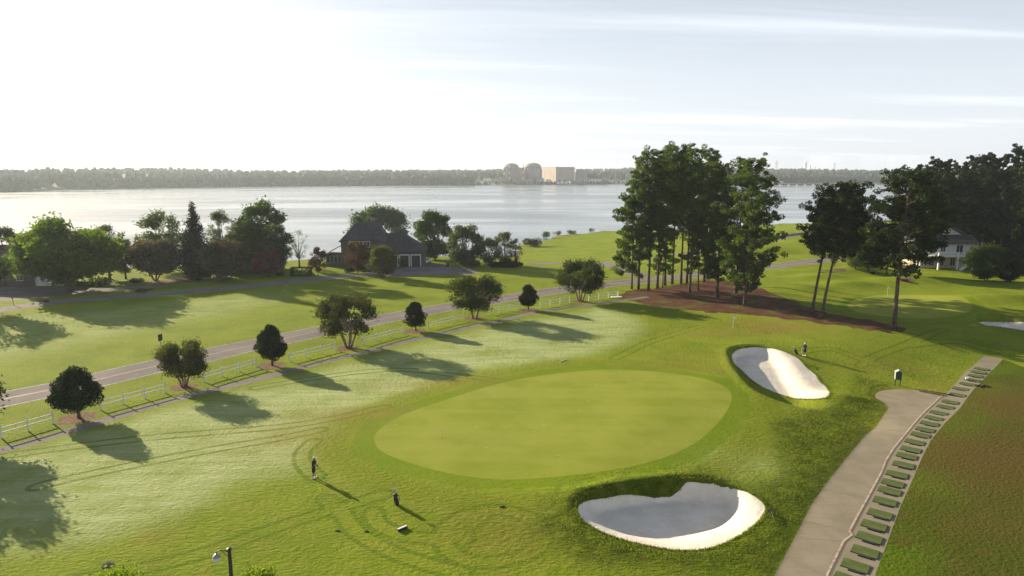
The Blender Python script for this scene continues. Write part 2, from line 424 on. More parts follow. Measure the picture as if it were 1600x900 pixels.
TRACKS = [[(-100,730),(0,713),(120,697),(240,683),(340,675),(430,668),(520,655),(600,636)], [(60,760),(90,752),(200,728),(300,708),(420,688),(500,672)],
          [(120,905),(220,890),(330,862),(400,835),(480,808),(540,790),(600,772)], [(400,606),(480,592),(560,581),(650,576),(740,590),(800,598)],
          [(700,860),(690,838),(702,818),(735,800),(780,795),(825,806),(848,828),(846,852),(815,872),(770,880),(725,876),(700,860)],
          [(725,845),(722,825),(745,808)], [(510,780),(535,800),(552,830),(600,858),(660,880),(720,895)], [(583,800),(590,822),(640,840),(690,842),(720,828),(760,800)],
          [(495,745),(475,728),(470,708),(490,690)], [(1345,572),(1375,553),(1410,540),(1440,528),(1475,515)], [(1200,560),(1290,540),(1340,560),(1420,585)],
          [(1420,540),(1490,530),(1540,545)], [(960,560),(1010,535),(1060,520),(1110,505),(1145,507)]]
track = np.full(X.shape, 20.)
for L in TRACKS: track = np.minimum(track, dline(chaikin(WL(L), 2, False), X, Y, 6.))
warm = np.zeros_like(X)
for px, py, s1, s2, am in [(1215,510,8,5,.8), (455,680,6,5,.35), (800,835,5,3,.35), (940,830,5,3,.3), (1380,560,6,4,.35), (560,650,8,2.5,.5), (700,600,9,2.2,.45), (1120,520,9,3,.5), (1090,560,7,4,.25), (240,845,1.4,.7,.5), (1060,575,9,3,.3), (1540,690,11,9,.95), (1590,610,9,8,.9), (1560,800,4,2,.5)]:
    x_, y_ = at_z(px, py); warm = np.maximum(warm, am*np.exp(-((X-x_)/s1)**2-((Y-y_)/s2)**2))

def ground_mat(name, kind):
    m = bpy.data.materials.new(name); m.use_nodes = True; t = m.node_tree; p = t.nodes['Principled BSDF']
    p.inputs['Roughness'].default_value = .9; p.inputs['Specular IOR Level'].default_value = .05
    g = N(t, 'ShaderNodeNewGeometry'); pos = g.outputs['Position']
    def noise(scale, detail=5, vec=None, rough=.6):
        n = N(t, 'ShaderNodeTexNoise'); n.inputs['Scale'].default_value = scale; n.inputs['Detail'].default_value = detail; n.inputs['Roughness'].default_value = rough
        t.links.new(vec or pos, n.inputs['Vector']); return n.outputs[0]
    def mapv(s, rz=0.0):
        n = N(t, 'ShaderNodeMapping'); n.inputs['Scale'].default_value = s; n.inputs['Rotation'].default_value = (0,0,rz)
        t.links.new(pos, n.inputs['Vector']); return n.outputs[0]
    def rng(v, a, b, c=0., d=1., st='SMOOTHSTEP'):
        n = N(t, 'ShaderNodeMapRange', interpolation_type=st)
        for i, q in enumerate((a, b, c, d)): n.inputs[i+1].default_value = q
        t.links.new(v, n.inputs[0]); return n.outputs[0]
    def mix(f, c1, c2):
        n = N(t, 'ShaderNodeMix', data_type='RGBA')
        for i, q in ((0, f), (6, c1), (7, c2)):
            if isinstance(q, tuple): n.inputs[i].default_value = (*q, 1)
            elif isinstance(q, (int, float)): n.inputs[i].default_value = q
            else: t.links.new(q, n.inputs[i])
        return n.outputs[2]
    def attr(nm): return N(t, 'ShaderNodeAttribute', attribute_name=nm).outputs['Fac']
    def bump(h, strength, dist):
        b = N(t, 'ShaderNodeBump'); b.inputs['Distance'].default_value = dist
        if isinstance(strength, (int, float)): b.inputs['Strength'].default_value = strength
        else: t.links.new(strength, b.inputs['Strength'])
        t.links.new(h, b.inputs['Height']); t.links.new(b.outputs[0], p.inputs['Normal'])
    mu = lambda a, b: M(t, 'MULTIPLY', a, b)
    if kind == 'lawn':
        patch = noise(.13, 5); fine = noise(2.2, 6); med = noise(.55, 4)
        col = mix(rng(patch, .35, .65), (.150,.213,.010), (.205,.268,.018))
        col = mix(mu(rng(med, .42, .72), .5), col, (.255,.26,.045))
        col = mix(mu(rng(fine, .45, .7), .38), col, (.115,.155,.009))
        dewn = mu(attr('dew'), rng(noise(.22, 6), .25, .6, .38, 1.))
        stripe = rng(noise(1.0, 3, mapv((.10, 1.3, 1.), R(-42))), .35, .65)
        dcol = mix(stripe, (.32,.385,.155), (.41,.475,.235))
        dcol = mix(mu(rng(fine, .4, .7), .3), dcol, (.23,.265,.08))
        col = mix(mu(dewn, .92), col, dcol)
        gd = attr('d_green')
        wob = M(t, 'ADD', M(t, 'ADD', gd, M(t, 'MULTIPLY', M(t, 'SUBTRACT', med, .5), .6)), M(t, 'MULTIPLY', M(t, 'SUBTRACT', patch, .5), 3.2))
        ring = mu(rng(wob, 1.7, 2.1, 1., 0.), 1.0)
        col = mix(mu(ring, .65), col, (.13,.20,.006))
        ring2 = mu(rng(wob, 2.0, 2.4), rng(wob, 4.6, 6.2, 1., 0.))
        col = mix(mu(ring2, .55), col, (.18,.22,.016))
        ring3 = mu(rng(wob, 4.9, 5.3), rng(wob, 5.6, 6.0, 1., 0.))
        col = mix(mu(ring3, .22), col, (.25,.28,.06))
        tr = attr('track')
        tr = M(t, 'ADD', tr, mu(M(t, 'SUBTRACT', med, .5), .12))
        tk = mu(rng(tr, .42, .56), rng(tr, .78, .94, 1., 0.))
        tk = mu(tk, rng(noise(.35, 3), .3, .5, .6, 1.))
        col = mix(mu(tk, .72), col, (.100,.165,.006))
        col = mix(mu(attr('warm'), rng(noise(.5, 5), .3, .6, .35, 1.)), col, (.24,.17,.045))
        rf = attr('rough'); rf_ = rf
        rc = mix(rng(noise(.8, 6), .38, .64), (.085,.135,.007), (.19,.245,.016))
        rc = mix(mu(rng(noise(.3, 5), .56, .72), .5), rc, (.16,.12,.04))
        col = mix(mu(rf, .85), col, rc)
        t.links.new(col, p.inputs['Base Color'])
        hh = mu(M(t, 'ADD', M(t, 'ADD', mu(mu(noise(.75, 4), rf_), 1.6), noise(1.0, 6, mapv((2.3, 4.2, 3.), R(-35)), .62)), mu(noise(9.0, 3), .25)), M(t, 'ADD', 1.15, mu(rf, 1.3)))
        soft = rng(gd, 1.8, 3.0, .35, 1.)
        bump(hh, M(t, 'MINIMUM', M(t, 'ADD', mu(soft, .75), mu(rf, .3)), 1.), .5)
    elif kind == 'green':
        n1 = noise(.22, 4); n2 = noise(3.5, 6); n3 = noise(.7, 5)
        st = rng(noise(1., 2, mapv((.03, .42, 1.), R(38))), .4, .6)
        col = mix(rng(n1, .35, .65), (.200,.243,.024), (.243,.280,.038))
        col = mix(mu(st, .4), col, (.275,.298,.058))
        col = mix(mu(rng(n2, .5, .75), .35), col, (.18,.215,.03))
        col = mix(mu(rng(noise(1.6, 8, None, .8), .64, .70), .55), col, (.13,.155,.02))
        col = mix(mu(rng(n3, .55, .7), .25), col, (.215,.25,.045))
        t.links.new(col, p.inputs['Base Color']); bump(noise(6., 5), .22, .08)
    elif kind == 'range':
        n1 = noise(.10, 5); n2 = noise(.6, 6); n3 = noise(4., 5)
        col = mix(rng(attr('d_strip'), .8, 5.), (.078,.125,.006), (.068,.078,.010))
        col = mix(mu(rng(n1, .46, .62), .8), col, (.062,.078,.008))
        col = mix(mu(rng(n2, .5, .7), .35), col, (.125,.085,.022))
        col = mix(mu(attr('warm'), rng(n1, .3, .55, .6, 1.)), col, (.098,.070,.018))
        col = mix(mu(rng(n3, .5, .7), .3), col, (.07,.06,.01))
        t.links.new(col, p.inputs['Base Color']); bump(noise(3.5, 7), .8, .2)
    elif kind == 'sand':
        n1 = noise(.6, 6); n2 = noise(5., 6)
        col = mix(rng(n1, .35, .65), (.63,.585,.52), (.71,.67,.60))
        col = mix(mu(rng(n2, .62, .75), .6), col, (.40,.35,.28))
        t.links.new(col, p.inputs['Base Color']); bump(M(t, 'ADD', noise(2.5, 5), mu(noise(1., 3, mapv((.8, 7., 1), R(25))), .6)), .6, .11)
    elif kind == 'straw':
        n1 = noise(.5, 6); n2 = noise(4., 6)
        col = mix(rng(n1, .3, .7), (.075,.037,.021), (.128,.066,.037))
        col = mix(mu(rng(n2, .5, .65), .7), col, (.09,.035,.018))
        col = mix(mu(rng(noise(.22, 5), .54, .64), .8), col, (.11,.12,.018))
        t.links.new(col, p.inputs['Base Color']); bump(n2, .8, .2)
    elif kind == 'mulch':
        n2 = noise(4., 6)
        t.links.new(mix(rng(n2, .35, .65), (.10,.062,.038), (.25,.17,.11)), p.inputs['Base Color']); bump(n2, .9, .15)
    elif kind == 'asphalt':
        n1 = noise(.25, 6); n2 = noise(14., 5); n3 = noise(1., 6, mapv((.5, 2.5, 1), R(-42)))
        col = mix(rng(n1, .35, .65), (.165,.15,.15), (.205,.19,.185))
        col = mix(mu(rng(n2, .5, .7), .4), col, (.12,.11,.11))
        col = mix(mu(rng(n3, .6, .68), .35), col, (.12,.105,.10))
        t.links.new(col, p.inputs['Base Color']); bump(n2, .3, .03)
    elif kind == 'concrete':
        n1 = noise(.5, 6); n2 = noise(9., 6); n3 = noise(1., 5, mapv((.35, 3., 1), R(35)))
        col = mix(rng(n1, .3, .7), (.215,.190,.140), (.265,.238,.180))
        col = mix(mu(rng(n3, .48, .7), .28), col, (.175,.145,.10))
        col = mix(mu(rng(n2, .5, .72), .3), col, (.17,.145,.11))
        col = mix(mu(rng(noise(.9, 5), .62, .72), .4), col, (.26,.165,.09))
        t.links.new(col, p.inputs['Base Color']); bump(n2, .25, .03)
    return m
GM = {k: ground_mat('ground_'+k, k) for k in ('lawn','green','range','sand','straw','mulch','asphalt','concrete')}
zmat = dict(cart_path='concrete', tee_strip='concrete', driving_range='range', sand_bunker='sand', putting_green='green', road='asphalt', walkway='asphalt',
            driveway='asphalt', side_road='asphalt', pine_straw='straw', mulch_bed='mulch', lawn='lawn')
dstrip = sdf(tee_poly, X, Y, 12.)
for name, t in pieces:
    if len(t) == 0: continue
    u, inv = np.unique(t.ravel(), return_inverse=True)
    Vz = V[u].copy()
    me = mesh_np(name, Vz, inv.reshape(-1, 3), GM[zmat[name]], True)
    n_ = VN[u]; me.normals_split_custom_set_from_vertices([tuple(q) for q in n_])
    if name in ('lawn', 'driving_range'):
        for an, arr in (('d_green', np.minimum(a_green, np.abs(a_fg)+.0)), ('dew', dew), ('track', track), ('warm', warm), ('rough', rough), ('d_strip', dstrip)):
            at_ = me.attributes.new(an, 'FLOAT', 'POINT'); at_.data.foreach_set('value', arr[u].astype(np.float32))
    o = obj(name, me); o['kind'] = 'structure'

# the far ground to the horizon, and the lake
m_far = mat('far_land', (.05,.07,.03), .95, noise=(.004, (.09,.10,.05), .4, .6))
MB().box((0, 8000, -14.5), (60000, 60000, 1)).build('far_ground', m_far)['kind'] = 'structure'
mw = bpy.data.materials.new('lake_water'); mw.use_nodes = True; t = mw.node_tree; p = t.nodes['Principled BSDF']
p.inputs['Base Color'].default_value = (.16,.19,.21,1); p.inputs['Specular IOR Level'].default_value = .9; p.inputs['IOR'].default_value = 1.33
g = N(t, 'ShaderNodeNewGeometry')
mp = N(t, 'ShaderNodeMapping'); mp.inputs['Scale'].default_value = (.0035,.0105,1); mp.inputs['Rotation'].default_value = (0,0,R(8)); t.links.new(g.outputs['Position'], mp.inputs['Vector'])
n1 = N(t, 'ShaderNodeTexNoise'); n1.inputs['Scale'].default_value = 1.; n1.inputs['Detail'].default_value = 5; n1.inputs['Distortion'].default_value = .6; t.links.new(mp.outputs[0], n1.inputs['Vector'])
mr = N(t, 'ShaderNodeMapRange', interpolation_type='SMOOTHSTEP'); mr.inputs[1].default_value = .38; mr.inputs[2].default_value = .62; mr.inputs[3].default_value = .04; mr.inputs[4].default_value = .17
t.links.new(n1.outputs[0], mr.inputs[0])
n2 = N(t, 'ShaderNodeTexNoise'); n2.inputs['Scale'].default_value = .45; n2.inputs['Detail'].default_value = 3; t.links.new(g.outputs['Position'], n2.inputs['Vector'])
bp = N(t, 'ShaderNodeBump'); bp.inputs['Distance'].default_value = .5; t.links.new(mr.outputs[0], bp.inputs['Strength']); t.links.new(n2.outputs[0], bp.inputs['Height']); t.links.new(bp.outputs[0], p.inputs['Normal'])
mr2 = N(t, 'ShaderNodeMapRange'); mr2.inputs[1].default_value = .38; mr2.inputs[2].default_value = .62; mr2.inputs[3].default_value = .14; mr2.inputs[4].default_value = .30
t.links.new(n1.outputs[0], mr2.inputs[0]); t.links.new(mr2.outputs[0], p.inputs['Roughness'])
me = mesh_np('lake', [(-3000,150,-8),(3000,150,-8),(3000,2300,-8),(-3000,2300,-8)], [(0,1,2,3)], mw); obj('lake', me)['kind'] = 'structure'

# ------------------------------------------------------------------ far shore
shore_far = [(-2600,-8)]
def far_pt(px, py): return at_z(px, py, -8)
FS = [(-1500, 700), (-1150, 1000), far_pt(0,300), far_pt(100,296), far_pt(250,293.5), far_pt(400,291.5), far_pt(560,290), far_pt(700,289.5), far_pt(760,289), far_pt(900,288.5), far_pt(1000,287.5), far_pt(1130,290), far_pt(1250,288.5), far_pt(1370,287.5), (1300,1650), (1600,1500)]
fx = np.array([p[0] for p in FS]); fy = np.array([p[1] for p in FS])
def shore_y(x): return np.interp(x, fx, fy)
# land behind the far shoreline, rising gently inland
gx = np.linspace(-2900, 3300, 140); gk = np.array([-8, 0, 10, 40, 120, 260, 450, 700, 1100, 1600, 2300])
hz = np.array([-9., -8.3, -6.5, -5, -3, 2, 6, 9, 12, 15, 17])
Vf = []
def land_z(k, x):
    base = np.interp(k, gk, hz)
    hump = 12*math.exp(-((x-820)/420)**2)*np.clip(k/900, 0, 1)+5*math.exp(-((x+250)/260)**2)*np.clip(k/500, 0, 1)
    return base+hump+(3*math.sin(x*.004)+2*math.sin(x*.011+1))*np.clip(k/600, 0, 1)
for k in gk:
    for x in gx: Vf.append((x, float(shore_y(x))+k, float(land_z(k, x))))
n_ = len(gx); Ff = [(i*n_+j, i*n_+j+1, (i+1)*n_+j+1, (i+1)*n_+j) for i in range(len(gk)-1) for j in range(n_-1)]
obj('far_shore', mesh_np('far_shore', Vf, Ff, m_far, True))['kind'] = 'structure'

def ico(sub):
    bm = bmesh.new(); bmesh.ops.create_icosphere(bm, subdivisions=sub, radius=1)
    v = np.array([x.co[:] for x in bm.verts]); f = np.array([[q.index for q in x.verts] for x in bm.faces]); bm.free(); return v, f
def far_wood(name, pts, hts, label, mtl, seed=1):
    v, f = ico(2); v1, f1 = v, f; q = np.random.default_rng(seed); VV = []; FF = []
    n = len(pts)
    for i in range(n):
        vv = v*(1+q.uniform(-.26, .26, (len(v), 1)))
        wdt = q.uniform(.28, .5)*hts[i]*.95
        vv = vv*np.array([wdt, wdt, hts[i]*.56])+np.array([pts[i][0], pts[i][1], pts[i][2]+hts[i]*.48])
        VV.append(vv); FF.append(f+i*len(v))
    o = obj(name, mesh_np(name, np.concatenate(VV), np.concatenate(FF), mtl))
    return tag(o, label, 'woodland', kind='stuff')
m_farwood = mat('far_leaves', (.022,.036,.016), .95, noise=(.03, (.050,.066,.028), .4, .62), bump=(.35, .8, 3.))
pts = []; hts = []; q = np.random.default_rng(3)
def clear_zone(x, k): return 60 < x-0 < 330 and k < 215 and shore_y(x) > 1400
PX0 = at_z(752, 289, -8)[0]; PX1 = at_z(948, 288, -8)[0]
while len(pts) < 5200:
    x = q.uniform(-2000, 1500); k = q.choice([q.uniform(2, 25), q.uniform(10, 70), q.uniform(60, 420), q.uniform(300, 1400)], p=[.30, .25, .25, .20])
    yy = float(shore_y(x))+k
    if abs(x)/yy > .86: continue
    if PX0-20 < x*float(shore_y(x))/yy < PX1+60 and k < 190: continue
    pts.append((x, yy, float(land_z(k, x))-1)); hts.append(q.uniform(15, 20) if k > 12 else q.uniform(6, 13))
far_wood('distant_woodland', pts, hts, 'hazy band of dense woodland along the far shore of the lake', m_farwood)
pts = []; hts = []
for i in range(150):
    x = q.uniform(PX0-10, PX1+60); k = q.choice([q.uniform(3, 10), q.uniform(25, 60)])
    pts.append((x, float(shore_y(x))+k, -6.5)); hts.append(q.uniform(3, 7))
far_wood('distant_scrub', pts, hts, 'low scrub and small trees along the bank below the power station', m_farwood, 5)

# power station
m_con = mat('station_concrete', (.36,.32,.30), .85, noise=(.08, (.28,.26,.25), .35, .65), bump=(.2,.2,.5))
m_beige = mat('station_cladding', (.46,.39,.31), .8, noise=(.05, (.40,.34,.28), .4, .6))
m_white = mat('white_paint', (.78,.78,.76), .5, noise=(3., (.66,.66,.63), .5, .75))
m_red = mat('red_paint', (.45,.08,.05), .6)
m_greymetal = mat('grey_metal', (.32,.33,.34), .45, .6)
m_dark = mat('dark_opening', (.03,.03,.035), .5)
def stn(px, k): 
    x, y = at_z(px, 288.7, -8); r = (y+k)/y; return x*r, y+k
for i, (px, rr, hh, lab) in enumerate([(799, 19, 46, 'left of the two domed grey concrete reactor containment buildings'), (832.5, 21, 47, 'right of the two domed grey reactor buildings, beside the beige hall')]):
    x, y = stn(px, 60); base = -4
    root = empty('reactor_building', (x, y, base), 0, lab, 'reactor building', 'domed reactor buildings across the lake')
    prof = [(rr, 0), (rr, hh-9)]; MB().lathe(prof, n=48).build('wall', m_con, root, True)
    dome = [(rr+.9, hh-9.02), (rr+.9, hh-7.6)]+[(rr*math.cos(a), hh-7.6+10.5*math.sin(a)) for a in np.linspace(.12, 1.5, 9)]
    MB().lathe(dome, n=48).build('dome', m_con, root, True)
    for kk in range(12):
        a = 2*math.pi*kk/12; MB().box((rr*math.cos(a)*1.012, rr*math.sin(a)*1.012, (hh-9)/2), (1.6, 1.2, hh-9.2), a).build('buttress', m_con, root)
def block(px0, px1, k, z1, dep, m, lab, doors=0, bands=True):
    x0, y0 = stn(px0, k); x1, _ = stn(px1, k); base = -5.5; hh = z1-base
    root = empty('station_building', ((x0+x1)/2, y0+dep/2, base), 0, lab, 'industrial building', 'power station buildings across the lake')
    wd = x1-x0
    MB().box((0,0,hh/2), (wd, dep, hh)).build('wall', m, root)
    MB().box((0,0,hh+.4), (wd+1, dep+1, .8)).build('roof', m_con, root)
    for i in range(doors):
        xx = -wd/2+(i+.5)*wd/doors; MB().box((xx, -dep/2-.05, 3.2), (wd/doors*.45, .3, 5.5)).build('door', m_dark, root)
    if bands:
        for i in range(max(2, int(wd/9))):
            xx = -wd/2+(i+.5)*wd/max(2, int(wd/9)); MB().box((xx, -dep/2-.2, hh*.62), (1.0, .4, hh*.7)).build('rib', m, root)
    return root
x, y = stn(868.5, 66); hall = empty('turbine_hall', (x, y, -5.5), R(20), 'big beige turbine hall seen corner on, right of the second dome', 'industrial building', 'power station buildings across the lake')
MB().box((25.5, 46, 20), (51, 92, 40)).build('wall', m_beige, hall); MB().box((25.5, 46, 40.5), (52.4, 93.4, 1)).build('roof', m_con, hall)
for i in range(6): MB().box((4.5+i*8.5, -.3, 21), (1.1, .6, 36)).build('rib', m_beige, hall)
for i in range(9): MB().box((-.3, 6+i*10, 21), (.6, 1.1, 36)).build('rib', m_beige, hall)
for i in range(3): MB().box((9+i*16, -.1, 4), (6, .4, 8)).build('door', m_dark, hall)
block(900.5, 917, 95, 29, 50, m_con, 'lower grey block at the right end of the station halls', 2)
block(811, 819.5, 85, 33, 30, m_beige, 'narrow beige block standing between the two domes', 0)
block(785, 797, 20, 6, 20, m_con, 'low grey concrete block in front of the left dome', 2)
block(755, 767, 70, 7, 20, m_white, 'small white building furthest left of the power station', 2)
block(768, 778, 75, 5, 18, m_beige, 'low beige building between the small white one and the left dome', 2)
block(838, 850, 22, 6.5, 20, m_greymetal, 'low grey shed on the bank below the right dome', 2)
block(820, 834, 15, 4, 14, m_con, 'squat concrete intake block at the waterline before the domes', 3)
block(921, 940, 60, 5, 22, m_white, 'long low white shed near the pines right of the station', 4)
block(903, 911, 20, 1.5, 12, m_con, 'low concrete quay building right of the white peaked roofs', 2)
block(913, 918, 30, 6, 14, m_beige, 'small beige cube below the lower grey block', 1)
block(942, 948, 80, 9, 20, m_con, 'grey shed half hidden by the leftmost pine', 1)
block(853, 861, 20, 3.5, 12, m_white, 'small white pump house below the lit side of the beige hall', 2)
block(779, 784, 40, 10, 14, m_beige, 'narrow beige building left of the left dome', 0)
block(801, 809, 18, 5, 12, m_con, 'low grey annex between the domes at the waterline', 2)
for i, lab in enumerate(['leftmost', 'second', 'third', 'rightmost']):
    x, y = stn(872+i*6.2, 14); root = empty('white_tent', (x, y, -6.4), 0, f'{lab} small white peaked roof in front of the long grey hall', 'tent', 'white peaked roofs on the bank')
    MB().box((0,0,2.2), (6, 6, 3.0)).build('wall', m_white, root); MB().lathe([(4.9, 3.7), (.2, 7.2)], n=4).build('roof', m_white, root)
def stack_(px, k, z1, lab):
    x, y = stn(px, k); root = empty('vent_stack', (x, y, -5), 0, lab, 'chimney', 'slim stacks of the power station'); n = 6; hh = z1+5
    for i in range(n): MB().tube([(0,0,hh*i/n), (0,0,hh*(i+1)/n-.02)], 1.1, 10).build('band', m_white if i % 2 else m_red, root)
stack_(817.3, 40, 42, 'slim red and white stack between the two domes')
stack_(788, 45, 36, 'slim stack at the left edge of the left dome'); stack_(796, 40, 40, 'slim stack in front of the left dome')

# causeway bridge at right
bx0, by0 = at_z(1185, 290.5, -8); bx1, by1 = at_z(1385, 289, -8)
Lb = math.hypot(bx1-bx0, by1-by0); ang = math.atan2(by1-by0, bx1-bx0)
br = empty('causeway_bridge', (bx0, by0-6, -8), ang, 'long low grey bridge on piers crossing the water at right', 'bridge')
MB().box((Lb/2, 0, 4.6), (Lb, 9, 1.2)).build('deck', m_con, br)
for s_ in (-1, 1): MB().box((Lb/2, s_*4.4, 5.7), (Lb, .3, 1.0)).build('parapet', m_con, br)
for i in range(16): MB().box((Lb*(i+.5)/16, 0, 1.5), (2.2, 7, 5.0)).build('pier', m_con, br)
gh = empty('gatehouse', (bx0+Lb*.13*math.cos(ang), by0-6+Lb*.13*math.sin(ang), -2.9), ang, 'pale flat roofed gatehouse on the left part of the bridge', 'building')
MB().box((0,0,2.5), (26, 8, 5)).build('wall', m_white, gh); MB().box((0,0,5.3), (28, 9.5, .6)).build('roof', m_con, gh)
for i in range(5): MB().box((-10+i*5, -4.05, 2.6), (2.4, .2, 1.6)).build('window', m_dark, gh)

# skyline
m_tower = mat('hazed_glass_tower', (.80,.82,.85), .3, noise=(.02, (.72,.75,.79), .4, .6))  # distance haze put into the pale colour: towers stand beyond the haze volume
for i, (px, top, wpx, lab) in enumerate([(1245, 252.5, 3.0, 'tallest pale tower of the far city skyline'), (1252, 257.5, 2.0, 'second tower of the skyline, just right of the tallest'), (1239, 260, 2.4, 'short tower of the skyline left of the tallest'),
                                    (1259, 260, 2.0, 'short tower of the skyline at its right'), (1228, 261.5, 3, 'broad low block at the left end of the skyline')]):
    Yd = 20000; s_ = Yd/1066.67*1.0; x = (px-800)*s_/math.cos(PITCH)*1.0; zt = CAM_H+(268-top)*s_; wd = wpx*s_
    root = empty('skyscraper', (x, Yd, -14), 0, lab, 'skyscraper', 'towers of the far city skyline'); hh = zt+14
    MB().box((0,0,hh*.42), (wd, wd, hh*.84)).build('shaft', m_tower, root); MB().box((0,0,hh*.90), (wd*.7, wd*.7, hh*.12)).build('crown', m_tower, root)
    MB().tube([(0,0,hh*.96), (0,0,hh)], [wd*.1, wd*.03], 6).build('spire', m_tower, root)
def lattice(px, top, Yd, wd, lab, zb=-6):
    x = (px-800)*Yd/1066.67/math.cos(PITCH); zt = CAM_H+(268-top)*Yd/1066.67; hh = zt-zb
    root = empty('lattice_tower', (x, Yd, zb), .3, lab, 'pylon', 'steel lattice towers')
    r = wd/45
    for sx, sy in ((1,1),(1,-1),(-1,1),(-1,-1)): MB().tube([(sx*wd/2, sy*wd/2, 0), (sx*wd*.32, sy*wd*.32, hh)], r, 5).build('leg', m_greymetal, root)
    for i in range(9):
        z0 = hh*i/9; z1 = hh*(i+1)/9; w0 = wd/2*(1-.36*i/9); w1 = wd/2*(1-.36*(i+1)/9); g_ = MB()
        for sx in (1,-1):
            g_.tube([(sx*w0, -w0, z0), (-sx*w1, -w1, z1)], r*.6, 4); g_.tube([(sx*w0, w0, z0), (-sx*w1, w1, z1)], r*.6, 4)
            g_.tube([(-w0, sx*w0, z0), (-w1, -sx*w1, z1)], r*.6, 4); g_.tube([(w0, sx*w0, z0), (w1, -sx*w1, z1)], r*.6, 4)
        g_.tube([(-w1,-w1,z1),(w1,-w1,z1),(w1,w1,z1),(-w1,w1,z1),(-w1,-w1,z1)], r*.7, 4); g_.build('brace', m_greymetal, root)
    MB().box((wd*.1,0,hh-wd*.1), (wd*.28, wd*.1, wd*.22)).build('antenna', m_dark, root)
lattice(1506, 242, 700, 6.0, 'steel lattice tower with dark antenna rising behind the trees at right')
lattice(1201, 252, 3300, 11, 'faint lattice pylon on the horizon right of the pine grove', 8)
lattice(1289, 255, 3400, 10, 'faint lattice pylon on the horizon right of the city skyline', 8)

# ------------------------------------------------------------------ trees
m_bark = mat('bark_grey_brown', (.14,.105,.08), .95, noise=(3., (.07,.05,.04), .35, .65), bump=(9., .8, .04))
m_pinebark = mat('pine_bark', (.15,.10,.075), .95, noise=(2., (.06,.04,.03), .35, .6), bump=(6., .9, .06))
m_crapebark = mat('smooth_pale_bark', (.30,.22,.16), .8, noise=(3., (.17,.12,.09), .4, .6))
LM = dict(
 holly=leaf_mat('holly_leaf', (.012,.022,.008), (.030,.045,.014), .12),
 crape=leaf_mat('crape_leaf', (.030,.045,.012), (.075,.085,.025), .3),
 crapeflower=leaf_mat('crape_flower_leaf', (.034,.050,.013), (.098,.082,.036), .3),
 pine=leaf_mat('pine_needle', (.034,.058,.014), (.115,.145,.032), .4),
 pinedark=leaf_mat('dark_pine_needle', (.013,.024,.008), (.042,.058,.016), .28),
 maple=leaf_mat('maple_leaf', (.055,.090,.014), (.135,.170,.025), .4),
 oak=leaf_mat('oak_leaf', (.030,.052,.014), (.065,.095,.025), .35),
 grey=leaf_mat('grey_green_leaf', (.045,.060,.022), (.105,.125,.045), .35),
 bronze=leaf_mat('bronze_leaf', (.050,.050,.024), (.135,.112,.065), .35, (1.5,1.4,.9)),
 pink=leaf_mat('pink_blossom_leaf', (.06,.045,.03), (.24,.09,.10), .35, (1.4,.9,1.)),
 red=leaf_mat('reddish_leaf', (.055,.035,.018), (.15,.07,.035), .35, (1.5,1.,.6)),
 red2=leaf_mat('reddish_leaf_dull', (.055,.04,.018), (.12,.075,.035), .3, (1.4,1.1,.7)),
 olive=leaf_mat('olive_leaf', (.055,.062,.014), (.12,.105,.030), .35),
 dark=leaf_mat('cedar_leaf', (.012,.018,.010), (.028,.036,.018), .1),
 lime=leaf_mat('lime_leaf', (.12,.16,.015), (.22,.26,.03), .4))
def leaves(cent, size, q, updir=None, aspect=.6, flat=.35):
    """one folded leaf-spray quad per point; cent (n,3); random facing with a slight upward bias"""
    n = len(cent); nrm = q.normal(size=(n, 3)); nrm[:,2] += flat*2; nrm /= np.linalg.norm(nrm, axis=1)[:,None]
    t = np.cross(nrm, q.normal(size=(n, 3))); t /= np.linalg.norm(t, axis=1)[:,None]+1e-9; bt = np.cross(nrm, t)
    s = size*q.uniform(.6, 1.35, (n, 1)); u = t*s*.5; v = bt*s*.5*aspect
    bend = nrm*s*.12
    V = np.stack([cent-u-v*.5-bend, cent+v*.9-u*.1, cent+u+v*.3-bend, cent-v*.9+u*.15], 1).reshape(-1, 3)
    F = np.arange(n*4).reshape(n, 4); return V, F
def leaf_mesh(name, cent, size, q, m, tint=None, **k):
    V_, F_ = leaves(cent, size, q, **k); me = mesh_np(name, V_, F_, m)
    t_ = q.uniform(0, 1, len(cent))*.7 + (tint if tint is not None else .15)
    at_ = me.attributes.new('tint', 'FLOAT', 'POINT'); at_.data.foreach_set('value', np.repeat(np.clip(t_, 0, 1), 4).astype(np.float32)); return me
def blob_points(blobs, n, q, shell=.45):
    """points in a set of ellipsoid leaf masses, denser near their skins; also a tint per blob"""
    vol = np.array([b[3]*b[4]*b[5] for b in blobs])**.75; cnt = q.multinomial(n, vol/vol.sum()); P = []; Tt = []
    for b, c in zip(blobs, cnt):
        d = q.normal(size=(c, 3)); d /= np.linalg.norm(d, axis=1)[:,None]
        r = shell+(1-shell)*q.uniform(0, 1, (c, 1))**.6; r = r*(1+q.normal(0, .07, (c, 1)))
        P.append(np.array(b[:3])+d*r*np.array(b[3:6])); Tt.append(np.full(c, q.uniform(-.15, .45)))
    return np.concatenate(P), np.concatenate(Tt)
